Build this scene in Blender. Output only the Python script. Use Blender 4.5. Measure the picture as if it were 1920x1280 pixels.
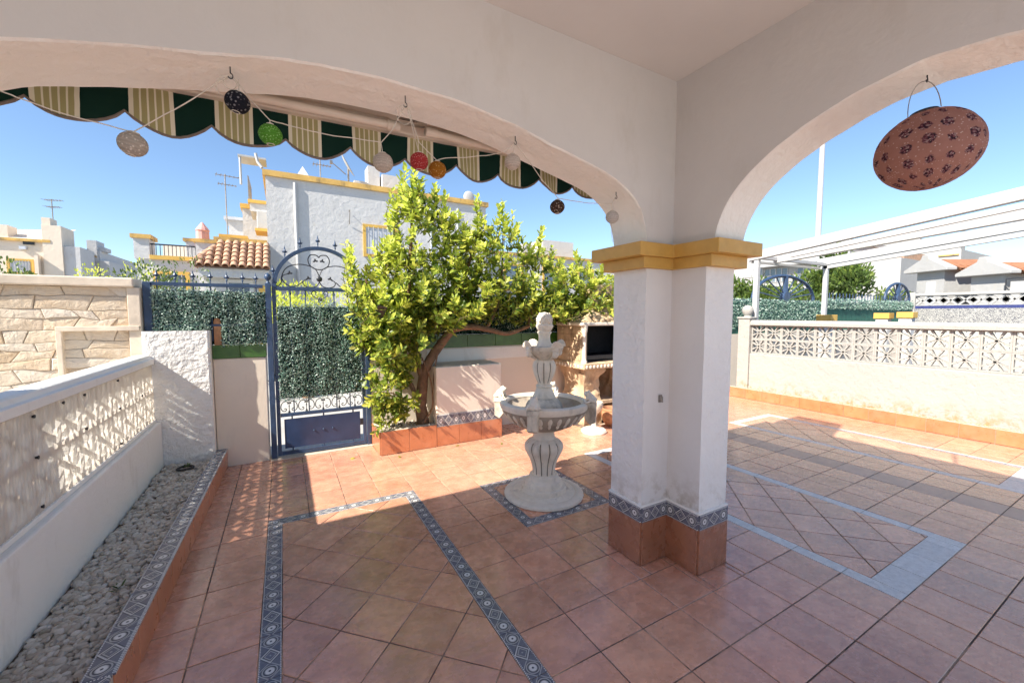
import bpy, bmesh, math, random
from mathutils import Vector, Matrix
from mathutils import noise as mnoise

for o in list(bpy.data.objects):
    bpy.data.objects.remove(o)
scene = bpy.context.scene
C = scene.collection
PI = math.pi
R = math.radians

# ------------------------------------------------------------------ camera, sky, sun, exposure
CAM = Vector((0.0, 0.0, 1.69))
cd = bpy.data.cameras.new('camera')
cam = bpy.data.objects.new('camera', cd)
C.objects.link(cam)
cd.sensor_width = 36.0
cd.lens = 759.4 / 1920.0 * 36.0
cd.clip_start = 0.02
cd.clip_end = 2000.0
cam.location = CAM
cam.rotation_euler = (R(90 - 3.83), 0, R(-29.38))
scene.camera = cam

SUN = Vector((1.07, 0.28, -1.0)).normalized()          # direction the light travels
SUN_EL = math.asin(-SUN.z)
SUN_AZ = math.atan2(-SUN.x, -SUN.y)
world = bpy.data.worlds.new('World')
scene.world = world
world.use_nodes = True
wn = world.node_tree
sky = wn.nodes.new('ShaderNodeTexSky')
sky.sky_type = 'NISHITA'
sky.sun_disc = False
sky.sun_elevation = SUN_EL
sky.sun_rotation = SUN_AZ % (2 * PI)
sky.altitude = 0
sky.air_density = 1.0
sky.dust_density = 0.25
sky.ozone_density = 4.0
wn.links.new(sky.outputs[0], wn.nodes['Background'].inputs[0])
wn.nodes['Background'].inputs[1].default_value = 0.06

sl = bpy.data.lights.new('sun', 'SUN')
sl.energy = 3.0
sl.angle = R(0.53)
sl.color = (1.0, 0.93, 0.82)
so = bpy.data.objects.new('sun', sl)
C.objects.link(so)
so.rotation_euler = SUN.to_track_quat('-Z', 'Y').to_euler()
so.location = (-6, -2, 12)

vs = scene.view_settings
scene.display_settings.display_device = 'sRGB'
vs.view_transform = 'Standard'
vs.look = 'None'
vs.exposure = 1.87
vs.gamma = 1.0
vs.use_curve_mapping = False
scene.render.engine = 'CYCLES'
scene.cycles.use_denoising = True
scene.cycles.max_bounces = 8
scene.cycles.diffuse_bounces = 5
scene.cycles.use_adaptive_sampling = True
scene.cycles.adaptive_threshold = 0.015
scene.cycles.sample_clamp_indirect = 6.0

rnd = random.Random(7)

# ------------------------------------------------------------------ mesh helpers
WLOC = {}

def wloc(o):
    return WLOC.get(o.name, Vector((0, 0, 0))) if o else Vector((0, 0, 0))

def tag(o, label=None, cat=None, group=None, kind=None):
    if label: o['label'] = label
    if cat: o['category'] = cat
    if group: o['group'] = group
    if kind: o['kind'] = kind
    return o

def thing(name, label, cat, loc=(0, 0, 0), group=None):
    o = bpy.data.objects.new(name, None)
    C.objects.link(o)
    o.empty_display_size = 0.1
    o.location = loc
    WLOC[o.name] = Vector(loc)
    return tag(o, label, cat, group)

def link(name, mesh, parent=None, loc=(0, 0, 0)):
    """link a mesh object whose local origin sits at world position loc"""
    o = bpy.data.objects.new(name, mesh)
    C.objects.link(o)
    loc = Vector(loc)
    if parent:
        o.parent = parent
        o.location = loc - wloc(parent)
    else:
        o.location = loc
    WLOC[o.name] = loc
    return o

class MB:
    def __init__(s):
        s.v = []; s.f = []; s.uv = None
    def add(s, vs, fs):
        n = len(s.v)
        s.v += [tuple(p) for p in vs]
        s.f += [tuple(i + n for i in f) for f in fs]
        return s
    def box(s, x0, y0, z0, x1, y1, z1):
        v = [(x0,y0,z0),(x1,y0,z0),(x1,y1,z0),(x0,y1,z0),(x0,y0,z1),(x1,y0,z1),(x1,y1,z1),(x0,y1,z1)]
        return s.add(v, [(3,2,1,0),(4,5,6,7),(0,1,5,4),(1,2,6,5),(2,3,7,6),(3,0,4,7)])
    def obox(s, c, h, m=None):
        m = m or Matrix.Identity(3)
        c = Vector(c)
        v = [c + m @ Vector((x*h[0], y*h[1], z*h[2])) for x,y,z in
             ((-1,-1,-1),(1,-1,-1),(1,1,-1),(-1,1,-1),(-1,-1,1),(1,-1,1),(1,1,1),(-1,1,1))]
        return s.add(v, [(3,2,1,0),(4,5,6,7),(0,1,5,4),(1,2,6,5),(2,3,7,6),(3,0,4,7)])
    def bar(s, p, q, w, h, up=(0,0,1)):
        p = Vector(p); q = Vector(q); d = (q-p)
        L = d.length; d.normalize()
        up = Vector(up)
        if abs(d.dot(up)) > .99: up = Vector((0,1,0))
        x = d.cross(up).normalized(); z = x.cross(d)
        m = Matrix((x, d, z)).transposed()
        return s.obox((p+q)/2, (w/2, L/2, h/2), m)
    def tube(s, pts, r, n=8, closed=False, cap=True):
        pts = [Vector(p) for p in pts]; k = len(pts)
        rr = r if isinstance(r, (list, tuple)) else [r]*k
        base = len(s.v); fr = None
        for i, p in enumerate(pts):
            a = pts[(i-1) % k] if closed or i else pts[0]
            b = pts[(i+1) % k] if closed or i < k-1 else pts[-1]
            t = (b-a)
            if t.length < 1e-9: t = Vector((0,0,1))
            t.normalize()
            if fr is None:
                u = Vector((0,0,1)) if abs(t.z) < .9 else Vector((0,1,0))
                fr = (u - t*u.dot(t)).normalized()
            else:
                fr = fr - t*fr.dot(t)
                if fr.length < 1e-6: fr = t.orthogonal()
                fr.normalize()
            g = t.cross(fr)
            for j in range(n):
                an = 2*PI*j/n
                s.v.append(tuple(p + (fr*math.cos(an) + g*math.sin(an))*rr[i]))
        for i in range(k if closed else k-1):
            for j in range(n):
                a = base+i*n+j; b = base+i*n+(j+1) % n
                c = base+((i+1) % k)*n+(j+1) % n; d = base+((i+1) % k)*n+j
                s.f.append((a,b,c,d))
        if cap and not closed:
            s.f.append(tuple(base+j for j in range(n))[::-1])
            s.f.append(tuple(base+(k-1)*n+j for j in range(n)))
        return s
    def lathe(s, prof, n=32, c=(0,0,0), fn=None, a0=0.0, cap=True):
        """prof: (r, z); fn(angle, r, z) -> radius"""
        base = len(s.v); k = len(prof)
        for r, z in prof:
            for j in range(n):
                an = a0+2*PI*j/n
                q = fn(an, r, z) if fn else r
                s.v.append((c[0]+q*math.cos(an), c[1]+q*math.sin(an), c[2]+z))
        for i in range(k-1):
            for j in range(n):
                s.f.append((base+i*n+j, base+i*n+(j+1) % n, base+(i+1)*n+(j+1) % n, base+(i+1)*n+j))
        if cap:
            s.f.append(tuple(base+j for j in range(n))[::-1])
            s.f.append(tuple(base+(k-1)*n+j for j in range(n)))
        return s
    def ball(s, c, r, nu=12, nv=8, m=None):
        r = r if isinstance(r, (tuple, list)) else (r, r, r)
        c = Vector(c); m = m or Matrix.Identity(3); base = len(s.v)
        s.v.append(tuple(c+m @ Vector((0,0,r[2]))))
        for i in range(1, nv):
            t = PI*i/nv
            for j in range(nu):
                a = 2*PI*j/nu
                s.v.append(tuple(c+m @ Vector((r[0]*math.sin(t)*math.cos(a), r[1]*math.sin(t)*math.sin(a), r[2]*math.cos(t)))))
        s.v.append(tuple(c+m @ Vector((0,0,-r[2])))); e = len(s.v)-1
        for j in range(nu):
            s.f.append((base, base+1+j, base+1+(j+1) % nu))
            q = base+1+(nv-2)*nu
            s.f.append((e, q+(j+1) % nu, q+j))
        for i in range(nv-2):
            for j in range(nu):
                a = base+1+i*nu
                s.f.append((a+j, a+nu+j, a+nu+(j+1) % nu, a+(j+1) % nu))
        return s
    def prism(s, poly, fn, d0, d1):
        """poly: 2d points (ccw); fn(a, b, d) -> 3d"""
        k = len(poly); base = len(s.v)
        for d in (d0, d1):
            for a, b in poly: s.v.append(tuple(fn(a, b, d)))
        s.f.append(tuple(base+i for i in range(k))[::-1])
        s.f.append(tuple(base+k+i for i in range(k)))
        for i in range(k):
            j = (i+1) % k
            s.f.append((base+i, base+j, base+k+j, base+k+i))
        return s
    def mesh(s, name, mat, loc=(0,0,0), smooth=False, fix=True):
        me = bpy.data.meshes.new(name)
        l = Vector(loc)
        me.from_pydata([tuple(Vector(p)-l) for p in s.v], [], s.f)
        if s.uv:
            ul = me.uv_layers.new(name='UVMap')
            for lp in me.loops: ul.data[lp.index].uv = s.uv[lp.vertex_index]
        if fix:
            bm = bmesh.new(); bm.from_mesh(me)
            bmesh.ops.recalc_face_normals(bm, faces=bm.faces)
            bm.to_mesh(me); bm.free()
        me.materials.append(mat)
        if smooth:
            me.polygons.foreach_set('use_smooth', [True]*len(me.polygons))
            try: me.set_sharp_from_angle(angle=R(45))
            except Exception: pass
        me.update()
        return me
    def build(s, name, mat, parent=None, loc=None, smooth=False, bevel=0, seg=2, fix=True, **tags):
        if loc is None: loc = wloc(parent) if parent else (0,0,0)
        o = link(name, s.mesh(name, mat, loc, smooth, fix), parent, loc)
        if bevel:
            b = o.modifiers.new('bevel', 'BEVEL')
            b.width = bevel; b.segments = seg; b.limit_method = 'ANGLE'; b.angle_limit = R(40)
        if tags: tag(o, **tags)
        return o

def clip(poly, nx, ny, d):
    """keep the side nx*x + ny*y <= d"""
    out = []
    k = len(poly)
    for i in range(k):
        a = poly[i]; b = poly[(i+1) % k]
        da = nx*a[0]+ny*a[1]-d; db = nx*b[0]+ny*b[1]-d
        if da <= 0: out.append(a)
        if (da < 0 < db) or (db < 0 < da):
            t = da/(da-db)
            out.append((a[0]+(b[0]-a[0])*t, a[1]+(b[1]-a[1])*t))
    return out

def area(p):
    return .5*sum(p[i][0]*p[(i+1) % len(p)][1]-p[(i+1) % len(p)][0]*p[i][1] for i in range(len(p)))

def inset(poly, d):
    out = list(poly); k = len(poly)
    for i in range(k):
        a = poly[i]; b = poly[(i+1) % k]
        ex, ey = b[0]-a[0], b[1]-a[1]; L = math.hypot(ex, ey)
        if L < 1e-6: continue
        nx, ny = ey/L, -ex/L
        out = clip(out, nx, ny, nx*a[0]+ny*a[1]-d)
        if len(out) < 3: return []
    return out

def slab(mb, poly, fn, top, depth, ch=.0025):
    """a bevelled piece: poly in a plane, fn(a, b, height) -> 3d"""
    q = inset(poly, ch)
    if len(q) != len(poly): q = None
    k = len(poly); base = len(mb.v)
    for a, b in poly: mb.v.append(tuple(fn(a, b, top-depth)))
    for a, b in poly: mb.v.append(tuple(fn(a, b, top-(ch if q else 0))))
    for i in range(k):
        j = (i+1) % k
        mb.f.append((base+i, base+j, base+k+j, base+k+i))
    if q:
        for a, b in q: mb.v.append(tuple(fn(a, b, top)))
        for i in range(k):
            j = (i+1) % k
            mb.f.append((base+k+i, base+k+j, base+2*k+j, base+2*k+i))
        mb.f.append(tuple(base+2*k+i for i in range(k)))
    else:
        mb.f.append(tuple(base+k+i for i in range(k)))
    return mb

# ------------------------------------------------------------------ material helpers
class NB:
    def __init__(s, name, rough=.6, spec=.5, metal=0):
        s.m = bpy.data.materials.new(name); s.m.use_nodes = True
        s.nt = s.m.node_tree
        s.b = s.nt.nodes['Principled BSDF']
        s.b.inputs['Roughness'].default_value = rough
        s.b.inputs['Specular IOR Level'].default_value = spec
        s.b.inputs['Metallic'].default_value = metal
    def node(s, t): return s.nt.nodes.new(t)
    def set(s, sock, val):
        if hasattr(val, 'links') or isinstance(val, bpy.types.NodeSocket): s.nt.links.new(val, sock)
        elif isinstance(val, (tuple, list)):
            sock.default_value = tuple(val)+((1.0,) if len(val) == 3 and len(sock.default_value) == 4 else ())
        else: sock.default_value = val
    def math(s, op, a, b=None, c=None):
        n = s.node('ShaderNodeMath'); n.operation = op
        s.set(n.inputs[0], a)
        if b is not None: s.set(n.inputs[1], b)
        if c is not None: s.set(n.inputs[2], c)
        return n.outputs[0]
    def mix(s, f, a, b, mode='MIX'):
        n = s.node('ShaderNodeMix'); n.data_type = 'RGBA'; n.blend_type = mode
        s.set(n.inputs[0], f); s.set(n.inputs[6], a); s.set(n.inputs[7], b)
        return n.outputs[2]
    def ramp(s, f, stops):
        n = s.node('ShaderNodeValToRGB'); s.set(n.inputs[0], f)
        e = n.color_ramp.elements
        while len(e) < len(stops): e.new(.5)
        for i, (p, c) in enumerate(stops):
            e[i].position = p
            e[i].color = (c, c, c, 1) if not isinstance(c, (tuple, list)) else tuple(c)+(1,)
        return n.outputs[0]
    def pos(s, rand=False):
        g = s.node('ShaderNodeNewGeometry').outputs['Position']
        if not rand: return g
        oi = s.node('ShaderNodeObjectInfo')
        n = s.node('ShaderNodeVectorMath'); n.operation = 'ADD'
        c = s.node('ShaderNodeCombineXYZ')
        s.set(c.inputs[0], s.math('MULTIPLY', oi.outputs['Random'], 37.0))
        s.set(c.inputs[1], s.math('MULTIPLY', oi.outputs['Random'], 91.0))
        s.set(n.inputs[0], g); s.set(n.inputs[1], c.outputs[0])
        return n.outputs[0]
    def rand(s): return s.node('ShaderNodeObjectInfo').outputs['Random']
    def scale(s, v, sc):
        n = s.node('ShaderNodeVectorMath'); n.operation = 'MULTIPLY'
        s.set(n.inputs[0], v); n.inputs[1].default_value = sc
        return n.outputs[0]
    def noise(s, v, sc, det=4, ro=.55, dist=0):
        n = s.node('ShaderNodeTexNoise')
        s.set(n.inputs['Vector'], v); n.inputs['Scale'].default_value = sc
        n.inputs['Detail'].default_value = det; n.inputs['Roughness'].default_value = ro
        n.inputs['Distortion'].default_value = dist
        return n.outputs[0]
    def voro(s, v, sc, feat='F1', rnd_=1.0):
        n = s.node('ShaderNodeTexVoronoi'); n.feature = feat
        s.set(n.inputs['Vector'], v); n.inputs['Scale'].default_value = sc
        n.inputs['Randomness'].default_value = rnd_
        return n
    def bump(s, h, strength=.3, dist=.01, prev=None):
        n = s.node('ShaderNodeBump')
        s.set(n.inputs['Height'], h); n.inputs['Strength'].default_value = strength
        n.inputs['Distance'].default_value = dist
        if prev: s.nt.links.new(prev, n.inputs['Normal'])
        s.nt.links.new(n.outputs[0], s.b.inputs['Normal'])
        return n.outputs[0]
    def color(s, c): s.set(s.b.inputs['Base Color'], c); return s
    def rough(s, c): s.set(s.b.inputs['Roughness'], c); return s

def simple(name, c, rough=.6, var=.12, sc=6, bump=0, bsc=60, metal=0, spec=.5, rand=0, dirt=None):
    """a base colour with uneven tone, optional stains and fine relief"""
    n = NB(name, rough, spec, metal)
    p = n.pos()
    f = n.ramp(n.noise(p, sc, 5, .6), [(.3, 0.0), (.7, 1.0)])
    lo = tuple(x*(1-var) for x in c); hi = tuple(min(1, x*(1+var)) for x in c)
    col = n.mix(f, lo, hi)
    if dirt:
        d = n.ramp(n.noise(n.scale(p, (1, 1, .45)), dirt[1], 6, .65), [(dirt[2], 0.0), (min(1, dirt[2]+.15), dirt[3])])
        col = n.mix(d, col, dirt[0])
    if rand:
        col = n.mix(n.math('MULTIPLY', n.rand(), rand), col, tuple(x*.55 for x in c))
    n.color(col)
    rr = n.math('MULTIPLY_ADD', n.noise(p, sc*2.3, 3), .25, rough-.12)
    n.rough(rr)
    if bump: n.bump(n.noise(p, bsc, 5, .6), bump, .01)
    return n.m

def glassy(name, c=(.12,.16,.2), rough=.06):
    n = NB(name, rough, .8); n.color(c); return n.m

# plasters
def plaster(name, c, strength, sc, dist=.012, dirt=.0, lump=0, splash=0):
    n = NB(name, .85, .25)
    p = n.pos()
    base = n.mix(n.ramp(n.noise(p, 1.7, 5, .6), [(.3, 0.0), (.72, 1.0)]), tuple(x*.93 for x in c), c)
    if dirt:
        d = n.ramp(n.noise(n.scale(p, (1, 1, .35)), 5.0, 7, .68), [(.56, 0.0), (.74, dirt)])
        base = n.mix(d, base, (.42, .36, .27))
    if splash:      # rain splash and damp marks low on the wall
        sz = n.node('ShaderNodeSeparateXYZ'); n.set(sz.inputs[0], p)
        z0, z1, amt, sc_ = splash
        lo = n.ramp(sz.outputs[2], [(z0, 1.0), ((z0+z1)/2, .35), (z1, 0.0)])
        sp = n.ramp(n.noise(p, 9, 6, .7), [(.46, 0.0), (.62, amt)])
        base = n.mix(n.math('MULTIPLY', lo, sp), base, sc_)
    n.color(base)
    h = n.noise(p, sc, 6, .6, .4)
    b = n.bump(h, strength, dist)
    if lump:
        v = n.ramp(n.noise(p, lump, 3, .5, 1.2), [(.42, 0.0), (.58, 1.0)])
        n.bump(v, .28, .006, b)
    return n.m

MAT = {}
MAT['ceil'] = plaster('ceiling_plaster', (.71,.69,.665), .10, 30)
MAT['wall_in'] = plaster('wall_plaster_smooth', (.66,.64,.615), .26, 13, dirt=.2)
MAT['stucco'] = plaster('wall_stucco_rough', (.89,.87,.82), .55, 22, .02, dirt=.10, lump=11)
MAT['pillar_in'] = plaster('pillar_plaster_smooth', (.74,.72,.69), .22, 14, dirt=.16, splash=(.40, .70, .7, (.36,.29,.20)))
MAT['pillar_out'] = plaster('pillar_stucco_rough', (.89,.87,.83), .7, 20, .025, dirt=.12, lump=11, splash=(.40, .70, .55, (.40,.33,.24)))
MAT['white_wall'] = plaster('white_garden_plaster', (.87,.85,.80), .4, 26, .015, dirt=.3)
MAT['cream_wall'] = plaster('cream_garden_plaster', (.80,.70,.58), .22, 22, .01, dirt=.2)
MAT['rough_white'] = plaster('coarse_white_stucco', (.86,.84,.80), .9, 17, .035, dirt=.16, lump=14)
MAT['far_white'] = plaster('far_white_render', (.56,.555,.55), .6, 6, .03, dirt=.32)
MAT['far_white_sunlit'] = plaster('far_white_darkened_for_sun', (.38,.378,.37), .6, 4, .03, dirt=.35)  # darker copy of the far white so sunlit right-hand walls do not clip
MAT['old_white'] = plaster('weathered_white_render', (.37,.355,.325), .7, 12, .025, dirt=.35, splash=(.20, .50, .9, (.30,.20,.06)))
MAT['far_cream'] = plaster('far_cream_render', (.76,.66,.54), .4, 4, .03, dirt=.15)
MAT['ochre'] = simple('ochre_paint', (.56,.33,.075), .5, .12, 8, .12, 60)
MAT['far_ochre'] = simple('ochre_trim', (.62,.38,.08), .6, .15, 3)
MAT['stain_ochre'] = simple('weathered_ochre_trim', (.58,.36,.10), .7, .2, 3, dirt=((.16,.12,.07), 4, .5, .7))

def tile_mat(name, c, c2, rough, bump, bsc=24, rv=.16):
    n = NB(name, rough, .85)
    p = n.pos(True)
    f = n.ramp(n.noise(p, 7, 4, .58, .2), [(.32, 0.0), (.68, 1.0)])
    col = n.mix(f, c, c2)
    hsv = n.node('ShaderNodeHueSaturation')
    n.set(hsv.inputs['Value'], n.math('MULTIPLY_ADD', n.rand(), rv, 1-rv/2)); n.set(hsv.inputs['Color'], col)
    wear = n.ramp(n.noise(n.pos(), 2.3, 5, .7), [(.48, 0.0), (.72, .28)])
    n.color(n.mix(wear, hsv.outputs[0], (.36,.25,.19)))
    n.rough(n.math('MULTIPLY_ADD', n.noise(p, 14, 4), .22, rough-.11))
    n.b.inputs['Coat Weight'].default_value = .35; n.b.inputs['Coat Roughness'].default_value = .16; n.b.inputs['Coat IOR'].default_value = 1.55
    b = n.bump(n.noise(n.scale(p, (1, 1.8, 1)), bsc, 2.5, .5, .25), bump, .007)
    n.bump(n.noise(p, 180, 2), .08, .002, b)
    return n.m
MAT['tile'] = tile_mat('terracotta_floor_tile', (.53,.245,.152), (.72,.365,.235), .27, .5, 15, .28)
MAT['tile_dark'] = tile_mat('brown_floor_tile', (.42,.265,.20), (.52,.34,.26), .5, .25)
MAT['tile_wall'] = tile_mat('terracotta_wall_tile', (.46,.15,.058), (.57,.205,.09), .30, .10, 8, .14)
MAT['tile_wall_d'] = tile_mat('terracotta_base_tile', (.31,.115,.055), (.40,.16,.08), .28, .08, 8, .1)
MAT['marble_tile'] = simple('pale_border_tile', (.68,.665,.64), .3, .2, 30, .1, 60, rand=.3)
n = NB('floor_grout', .9, .2)
g = n.ramp(n.noise(n.pos(), 2.6, 4, .65), [(.40, (.46,.33,.24)), (.54, (.11,.085,.07))])
n.color(g); MAT['grout'] = n.m
MAT['grout_light'] = simple('pale_grout', (.50,.42,.34), .9, .2, 20)
MAT['green'] = simple('green_glazed_tile', (.05,.135,.022), .22, .18, 12, .05, 30, rand=.3)
MAT['cast'] = simple('cast_stone', (.80,.71,.58), .8, .12, 9, .3, 60, dirt=((.34,.28,.21), 9, .56, .5))
MAT['cast_grey'] = simple('weathered_cast_stone', (.68,.60,.48), .85, .18, 8, .4, 50, dirt=((.22,.185,.145), 9, .50, .6))
MAT['bowl'] = simple('dark_cast_stone', (.42,.35,.27), .9, .2, 8, .4, 50, dirt=((.16,.13,.10), 9, .5, .6))  # darker stone tone behind the paler leaf relief
MAT['grime'] = simple('grime_filled_groove', (.20,.165,.125), .9, .3, 25)
MAT['cast_tan'] = simple('tan_cast_stone', (.55,.40,.25), .85, .25, 7, .6, 30, dirt=((.22,.13,.07), 6, .5, .6))
MAT['blue'] = simple('dark_blue_iron_paint', (.035,.065,.13), .38, .25, 10, .05, 80)
MAT['panel'] = simple('blue_sheet_iron', (.028,.05,.115), .20, .2, 4, .02, 12)
MAT['iron'] = simple('black_iron', (.022,.024,.03), .45, .3, 20)
MAT['black'] = simple('sooty_black', (.008,.008,.009), .8, .3, 8)
MAT['wire'] = simple('grey_wire', (.30,.27,.24), .4, .2, 20, metal=.5)
MAT['cord'] = simple('pale_cord', (.62,.56,.48), .6, .1, 20)
MAT['bark'] = simple('bark', (.20,.115,.065), .9, .35, 14, .9, 38)
MAT['twig'] = simple('twig_bark', (.14,.12,.05), .9, .3, 20)
MAT['cream_metal'] = simple('cream_painted_metal', (.72,.63,.53), .4, .08, 5)
MAT['white_paint'] = simple('white_painted_metal', (.44,.44,.435), .4, .06, 4)
MAT['dark_trim'] = simple('taupe_binding', (.20,.16,.14), .8, .15, 30)
MAT['soil'] = simple('planter_soil', (.13,.095,.065), .95, .4, 20, .8, 40)
MAT['asphalt'] = simple('street_surface', (.42,.40,.37), .9, .15, 1.2, .2, 60)
MAT['ground'] = simple('dry_ground', (.36,.32,.26), .95, .2, .05)
MAT['pale_bounce_paving'] = simple('pale_bounce_paving', (.66,.63,.58), .8, .1, 3, .1, 40)
MAT['shade_dark_paving'] = simple('shade_dark_paving', (.11,.10,.09), .8, .2, 3, .1, 40)
MAT['clay'] = simple('clay_pot', (.46,.22,.11), .75, .25, 14, .3, 40)
MAT['roof'] = simple('clay_roof_tile', (.50,.30,.19), .85, .3, 5, .3, 20, rand=.45)
MAT['roof_far'] = simple('orange_roof_tile', (.34,.15,.075), .85, .3, 5, .3, 20, rand=.4)
MAT['rubber'] = simple('dark_rubber', (.05,.045,.04), .7, .3, 20)
MAT['glass'] = glassy('window_glass')
MAT['shutter'] = simple('grey_shutter', (.52,.55,.60), .5, .08, 6)
MAT['red_cloth'] = simple('red_awning_cloth', (.55,.09,.07), .8, .1, 4)
MAT['yellow_cloth'] = simple('yellow_awning_cloth', (.72,.55,.22), .8, .1, 4)
MAT['pink'] = simple('pink_chimney_tile', (.62,.32,.28), .7, .2, 6)
MAT['weed'] = simple('weed_leaf', (.09,.13,.03), .7, .3, 30)
MAT['brick'] = simple('orange_brick', (.50,.24,.12), .85, .2, 20, .3, 50)
MAT['solar'] = simple('dark_solar_cell', (.02,.02,.03), .2, .2, 40)

# sandstone cladding: tone differs from stone to stone
n = NB('sandstone', .85, .25)
p = n.pos(True)
c1 = n.ramp(n.rand(), [(0, (.58,.44,.30)), (.3, (.64,.54,.42)), (.7, (.67,.59,.50)), (1, (.56,.41,.26))])
c2 = n.mix(n.ramp(n.noise(p, 7, 6, .65), [(.38, 0.0), (.72, .65)]), c1, (.68,.60,.50))
n.color(c2); n.bump(n.noise(p, 16, 6, .62, .5), .7, .025); MAT['stone'] = n.m
MAT['stone_cap'] = simple('sandstone_coping', (.66,.56,.45), .7, .18, 5, .25, 25)

# pebbles
n = NB('pebble', .8, .3)
ri = n.node('ShaderNodeNewGeometry').outputs['Random Per Island']
n.color(n.mix(n.noise(n.pos(), 60, 3), n.ramp(ri, [(0, (.26,.21,.16)), (.25, (.50,.43,.35)), (.7, (.78,.74,.67)), (1, (.40,.34,.28))]), (.5,.44,.36)))
n.bump(n.noise(n.pos(), 120, 3), .25, .003); MAT['pebble'] = n.m

# leaves: tone per leaf, light passes through
def leaf_mat(name, stops, trans, rough=.38, fade=0, tc=None):
    n = NB(name, rough, .5)
    ri = n.node('ShaderNodeNewGeometry').outputs['Random Per Island']
    col = n.ramp(ri, stops)
    if fade: col = n.mix(n.ramp(n.noise(n.scale(n.pos(), (2.2, 1, 1)), 2.4, 4, .6), [(.42, 0.0), (.68, fade)]), col, (.34,.45,.36))
    n.color(col)
    t = n.node('ShaderNodeBsdfTranslucent'); n.set(t.inputs[0], n.mix(.5, col, tc or tuple(min(1, x*1.6) for x in stops[-1][1])))
    mx = n.node('ShaderNodeMixShader'); mx.inputs[0].default_value = trans
    n.nt.links.new(n.b.outputs[0], mx.inputs[1]); n.nt.links.new(t.outputs[0], mx.inputs[2])
    n.nt.links.new(mx.outputs[0], n.nt.nodes['Material Output'].inputs[0])
    return n.m
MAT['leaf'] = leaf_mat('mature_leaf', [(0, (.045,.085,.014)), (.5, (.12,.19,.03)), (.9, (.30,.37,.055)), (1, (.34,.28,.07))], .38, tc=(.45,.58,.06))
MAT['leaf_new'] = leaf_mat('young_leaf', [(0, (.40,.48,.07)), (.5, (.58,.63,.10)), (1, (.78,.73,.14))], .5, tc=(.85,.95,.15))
MAT['leaf_far'] = leaf_mat('far_leaf', [(0, (.05,.09,.02)), (.5, (.10,.16,.035)), (1, (.19,.25,.05))], .25)
MAT['hedge'] = leaf_mat('artificial_hedge_leaf', [(0, (.06,.16,.115)), (.5, (.19,.35,.27)), (1, (.62,.72,.65))], .25, .35, .55)
n = NB('hedge_mesh_backing', .9, .2)
n.color((.008,.03,.02)); MAT['hedge_back'] = n.m
MAT['hedge_net'] = simple('green_shade_net', (.03,.13,.095), .8, .25, 9, .3, 90)

# patterned border tile: u runs 0..3 along the tile, v 0..1 across
n = NB('patterned_border_tile', .25, .5)
uv = n.node('ShaderNodeUVMap').outputs[0]
sx = n.node('ShaderNodeSeparateXYZ'); n.set(sx.inputs[0], uv)
u, v = sx.outputs[0], sx.outputs[1]
x = n.math('SUBTRACT', n.math('FRACT', u), .5); y = n.math('SUBTRACT', v, .5)
ax = n.math('ABSOLUTE', x); ay = n.math('ABSOLUTE', y)
mid = n.math('LESS_THAN', n.math('ABSOLUTE', n.math('SUBTRACT', u, 1.5)), .5)
r2 = n.math('SQRT', n.math('ADD', n.math('MULTIPLY', x, x), n.math('MULTIPLY', y, y)))
dm = n.math('ADD', ax, n.math('MULTIPLY', ay, 1.15))
NAVY, BLUE, PALE, WHITE = (.032,.032,.045), (.125,.13,.165), (.40,.39,.38), (.74,.72,.69)
eye = n.ramp(r2, [(.0, NAVY), (.05, NAVY), (.065, WHITE), (.17, WHITE), (.20, PALE), (.235, NAVY), (.27, NAVY), (.29, PALE), (.335, PALE), (.35, NAVY), (.41, BLUE)])
dia = n.ramp(dm, [(.0, PALE), (.05, PALE), (.07, BLUE), (.22, BLUE), (.235, NAVY), (.27, PALE), (.33, PALE), (.345, NAVY), (.39, NAVY), (.41, PALE), (.50, WHITE), (.52, NAVY), (.57, NAVY), (.60, BLUE)])
cl = n.mix(mid, eye, dia)
lat = n.math('LESS_THAN', n.math('ABSOLUTE', n.math('SUBTRACT', n.math('ADD', ax, ay), .55)), .035)
cl = n.mix(n.math('MULTIPLY', lat, n.math('SUBTRACT', 1.0, mid)), cl, PALE)
edge = n.math('GREATER_THAN', ay, .43)
dash = n.math('GREATER_THAN', n.math('FRACT', n.math('MULTIPLY', u, 9.0)), .45)
cl = n.mix(edge, cl, n.mix(dash, BLUE, WHITE))
cl = n.mix(n.ramp(n.noise(n.pos(), 60, 5, .75), [(.42, 0.0), (.78, .45)]), cl, (.27,.265,.28))
n.color(cl); n.bump(n.noise(n.pos(), 90, 3), .15, .002); MAT['border'] = n.m

# striped valance cloth: u counts scallops, v 0 bottom .. 1 top
n = NB('striped_valance_cloth', .85, .2)
uv = n.node('ShaderNodeUVMap').outputs[0]
sx = n.node('ShaderNodeSeparateXYZ'); n.set(sx.inputs[0], uv)
fu = n.math('FRACT', sx.outputs[0])
light = n.math('LESS_THAN', fu, .50)
ln = n.math('FRACT', n.math('MULTIPLY', fu, 12.0))
lines = n.math('LESS_THAN', n.math('ABSOLUTE', n.math('SUBTRACT', ln, .5)), .13)
edge = n.math('GREATER_THAN', n.math('ABSOLUTE', n.math('SUBTRACT', fu, .25)), .215)
lc = n.mix(n.math('MAXIMUM', lines, edge), (.38,.35,.17), (.74,.70,.56))
n.color(n.mix(light, (.004,.028,.020), lc))
n.bump(n.noise(n.pos(), 300, 2), .1, .001); MAT['valance'] = n.m

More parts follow.
